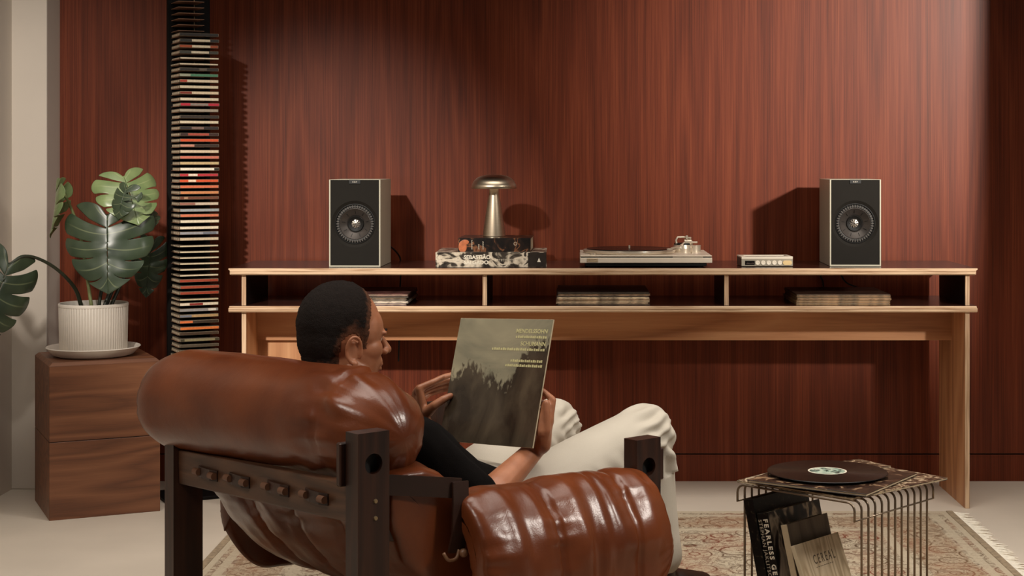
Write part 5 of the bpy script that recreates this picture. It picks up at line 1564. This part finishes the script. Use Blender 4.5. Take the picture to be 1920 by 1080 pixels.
# white trousers
bm = nb()
limb(bm, [pelvis + CN * 0.07, pelvis - CN * 0.07], [0.118, 0.118], 3)
for hp, kn, an in ((hipR, kneeR, ankR), (hipL, kneeL, ankL)):
    limb(bm, [hp, hp.lerp(kn, .35), hp.lerp(kn, .72), kn, kn.lerp(an, .12), kn.lerp(an, .5), an + Vector((0, 0, 0.045))], [0.102, 0.092, 0.079, 0.068, 0.064, 0.060, 0.058], 3, 24)
tr_me = finish(bm, [('REMESH', dict(mode='VOXEL', voxel_size=0.0055, use_smooth_shade=True)), ('SMOOTH', dict(factor=0.5, iterations=8))])
def trouser_folds(c):
    d = 0.004 * noise.noise(c * 9)
    for hp, kn, an in ((hipR, kneeR, ankR), (hipL, kneeL, ankL)):
        ax = (kn - hp); t = (c - hp).dot(ax) / ax.length_squared
        foot = hp + ax * t
        rad = (c - foot)
        if rad.length < 0.13 and 0.1 < t < 1.15:
            under = max(0.0, -rad.normalized().z * 0.9 + 0.35)      # folds gather on the underside
            side = rad.normalized().dot(CN)
            d += 0.0095 * under * math.sin(t * 62 + 5 * rad.normalized().z + 2.0 * noise.noise(c * 12)) * (0.5 + t * 0.5)
            d += 0.006 * math.exp(-((t - 0.97) / 0.1) ** 2) * math.sin(rad.normalized().z * 16 + 3 * noise.noise(c * 15))
        ax2 = (an - kn); t2 = (c - kn).dot(ax2) / ax2.length_squared
        if 0.05 < t2 < 1.1 and (c - (kn + ax2 * t2)).length < 0.1:
            d += 0.0035 * noise.noise(Vector((c.x * 28, c.y * 28, c.z * 7)))
    return d
displace_mesh(tr_me, trouser_folds)
obj('trousers', tr_me, plain('white_cotton_twill', (194, 185, 170), 0.85, var=0.02, vscale=8, bump=0.15, bscale=500), person, True, world=True)
# shoes
for an in (ankR, ankL):
    bm = nb()
    toe = an + CF * 0.16
    limb(bm, [Vector((an.x, an.y, 0.045)) - CF * 0.03, Vector((an.x, an.y, 0.05)) + CF * 0.06, Vector((toe.x, toe.y, 0.036))], [0.040, 0.042, 0.030], 2)
    limb(bm, [Vector((an.x, an.y, 0.06)), Vector((an.x, an.y, 0.095))], [0.042, 0.040], 2)
    me = finish(bm, [('REMESH', dict(mode='VOXEL', voxel_size=0.006, use_smooth_shade=True)), ('SMOOTH', dict(factor=0.5, iterations=4))])
    for v in me.vertices: v.co.z = max(v.co.z, 0.0125)
    obj('shoe', me, plain('brown_shoe_leather', (52, 32, 22), 0.4), person, True, world=True)

# ================================================================== ALBUM IN THE HANDS
def cover_art():
    """flat print: pale sky above a ragged dark tree line"""
    m, nt, b = new_mat('album_painting')
    tc = N(nt, 'ShaderNodeTexCoord')
    sp = N(nt, 'ShaderNodeSeparateXYZ'); nt.links.new(tc.outputs['Object'], sp.inputs[0])
    def noi(sc, det=4, dist=0.0, strx=(1, 1, 1)):
        mp = N(nt, 'ShaderNodeMapping'); mp.inputs['Scale'].default_value = strx; nt.links.new(tc.outputs['Object'], mp.inputs['Vector'])
        n = N(nt, 'ShaderNodeTexNoise'); n.inputs['Scale'].default_value = sc; n.inputs['Detail'].default_value = det; n.inputs['Distortion'].default_value = dist
        nt.links.new(mp.outputs[0], n.inputs['Vector']); return n.outputs['Fac']
    def mth(op, a, c=None, d=None):
        n = N(nt, 'ShaderNodeMath', operation=op)
        for i, v in enumerate((a, c, d)):
            if v is None: continue
            if isinstance(v, (int, float)): n.inputs[i].default_value = v
            else: nt.links.new(v, n.inputs[i])
        return n.outputs[0]
    # tree line height as a curve over x: ragged, higher at the right edge
    cv = N(nt, 'ShaderNodeFloatCurve')
    c = cv.mapping.curves[0]
    pts = [(0.0, .52), (.10, .56), (.20, .63), (.30, .58), (.42, .52), (.50, .53), (.57, .46), (.64, .50), (.70, .60), (.76, .74), (.88, .80), (1.0, .82)]
    c.points[0].location = pts[0]; c.points[1].location = pts[-1]
    for p in pts[1:-1]: c.points.new(*p)
    cv.mapping.update()
    xn = mth('MULTIPLY_ADD', sp.outputs[0], 1 / AS, 0.5); yn = mth('MULTIPLY_ADD', sp.outputs[1], 1 / AS, 0.5)
    nt.links.new(xn, cv.inputs['Value'])
    edge = mth('MULTIPLY_ADD', mth('SUBTRACT', noi(55, 8, 0.5, (1.5, 0.8, 1)), 0.5), 0.42, cv.outputs[0])
    below = mth('SMOOTH_MIN', mth('MULTIPLY_ADD', mth('SUBTRACT', edge, yn), 14.0, 0.5), 1.0, 0.1)
    below = mth('MAXIMUM', below, 0.0)
    sky = N(nt, 'ShaderNodeValToRGB'); sky.color_ramp.elements[0].position = .35; sky.color_ramp.elements[1].position = .68
    sky.color_ramp.elements[0].color = lin((128, 124, 104)) + (1,); sky.color_ramp.elements[1].color = lin((178, 168, 138)) + (1,)
    nt.links.new(noi(7, 4, 0.6, (0.6, 1.6, 1)), sky.inputs['Fac'])
    gr = N(nt, 'ShaderNodeValToRGB'); gr.color_ramp.elements[0].position = .36; gr.color_ramp.elements[1].position = .74
    gr.color_ramp.elements[0].color = lin((46, 38, 30)) + (1,); gr.color_ramp.elements[1].color = lin((92, 80, 64)) + (1,)
    nt.links.new(noi(9, 6, 0.7, (1.6, 0.8, 1)), gr.inputs['Fac'])
    mx = N(nt, 'ShaderNodeMix', data_type='RGBA'); nt.links.new(below, mx.inputs[0])
    nt.links.new(sky.outputs['Color'], mx.inputs[6]); nt.links.new(gr.outputs['Color'], mx.inputs[7])
    nt.links.new(mx.outputs[2], b.inputs['Base Color'])
    b.inputs['Roughness'].default_value = 0.22; b.inputs['Coat Weight'].default_value = 0.3; b.inputs['Coat Roughness'].default_value = 0.08
    return m
al = bpy.data.objects.new('album_cover', None); C.objects.link(al)
al.location = AC
al.rotation_euler = Matrix((AR, -AD, -AN)).transposed().to_euler()      # local x right, y up, z towards the reader
tag(al, 'dusky landscape record album held open-faced in both hands of the seated person', 'record')
h = AS / 2
bxo('back_board', (-h, -h, -0.004), (h, h, -0.0006), plain('sleeve_card', (186, 170, 140), 0.6, var=0.05), al, 0.0004, 1)
fr_ = bxo('front_print', (-h + 0.0006, -h + 0.0006, -0.0007), (h - 0.0012, h - 0.0006, 0.0), cover_art(), al)
M_gold = plain('pale_gold_ink', (206, 198, 146), 0.5)
LM = lambda x, y: frame((1, 0, 0), (0, 1, 0), (0, 0, 1), (x, y, 0.0003))
lettering('title_lettering', 'MENDELSSOHN', 0.0150, LM(h - 0.012, h - 0.036), M_gold, fr_, 'RIGHT', 1.0, 0.0003)
lettering('title_lettering', 'SCHUMANN', 0.0150, LM(h - 0.012, h - 0.068), M_gold, fr_, 'RIGHT', 1.0, 0.0003)
bm = nb()
for y, x0, n_ in ((h - 0.049, 0.045, 15), (h - 0.081, -0.030, 24), (h - 0.110, 0.040, 16), (h - 0.122, 0.025, 18)):
    for i in range(n_):
        x = x0 + i * (h - 0.012 - x0) / n_
        box(bm, (x, y, 0.0), (x + (h - 0.012 - x0) / n_ * (0.62 + 0.25 * ((i * 7) % 3) / 2), y + 0.0055 + 0.001 * (i % 2), 0.0005))
tag(obj('small_print', bm, M_gold, fr_), kind='stuff')
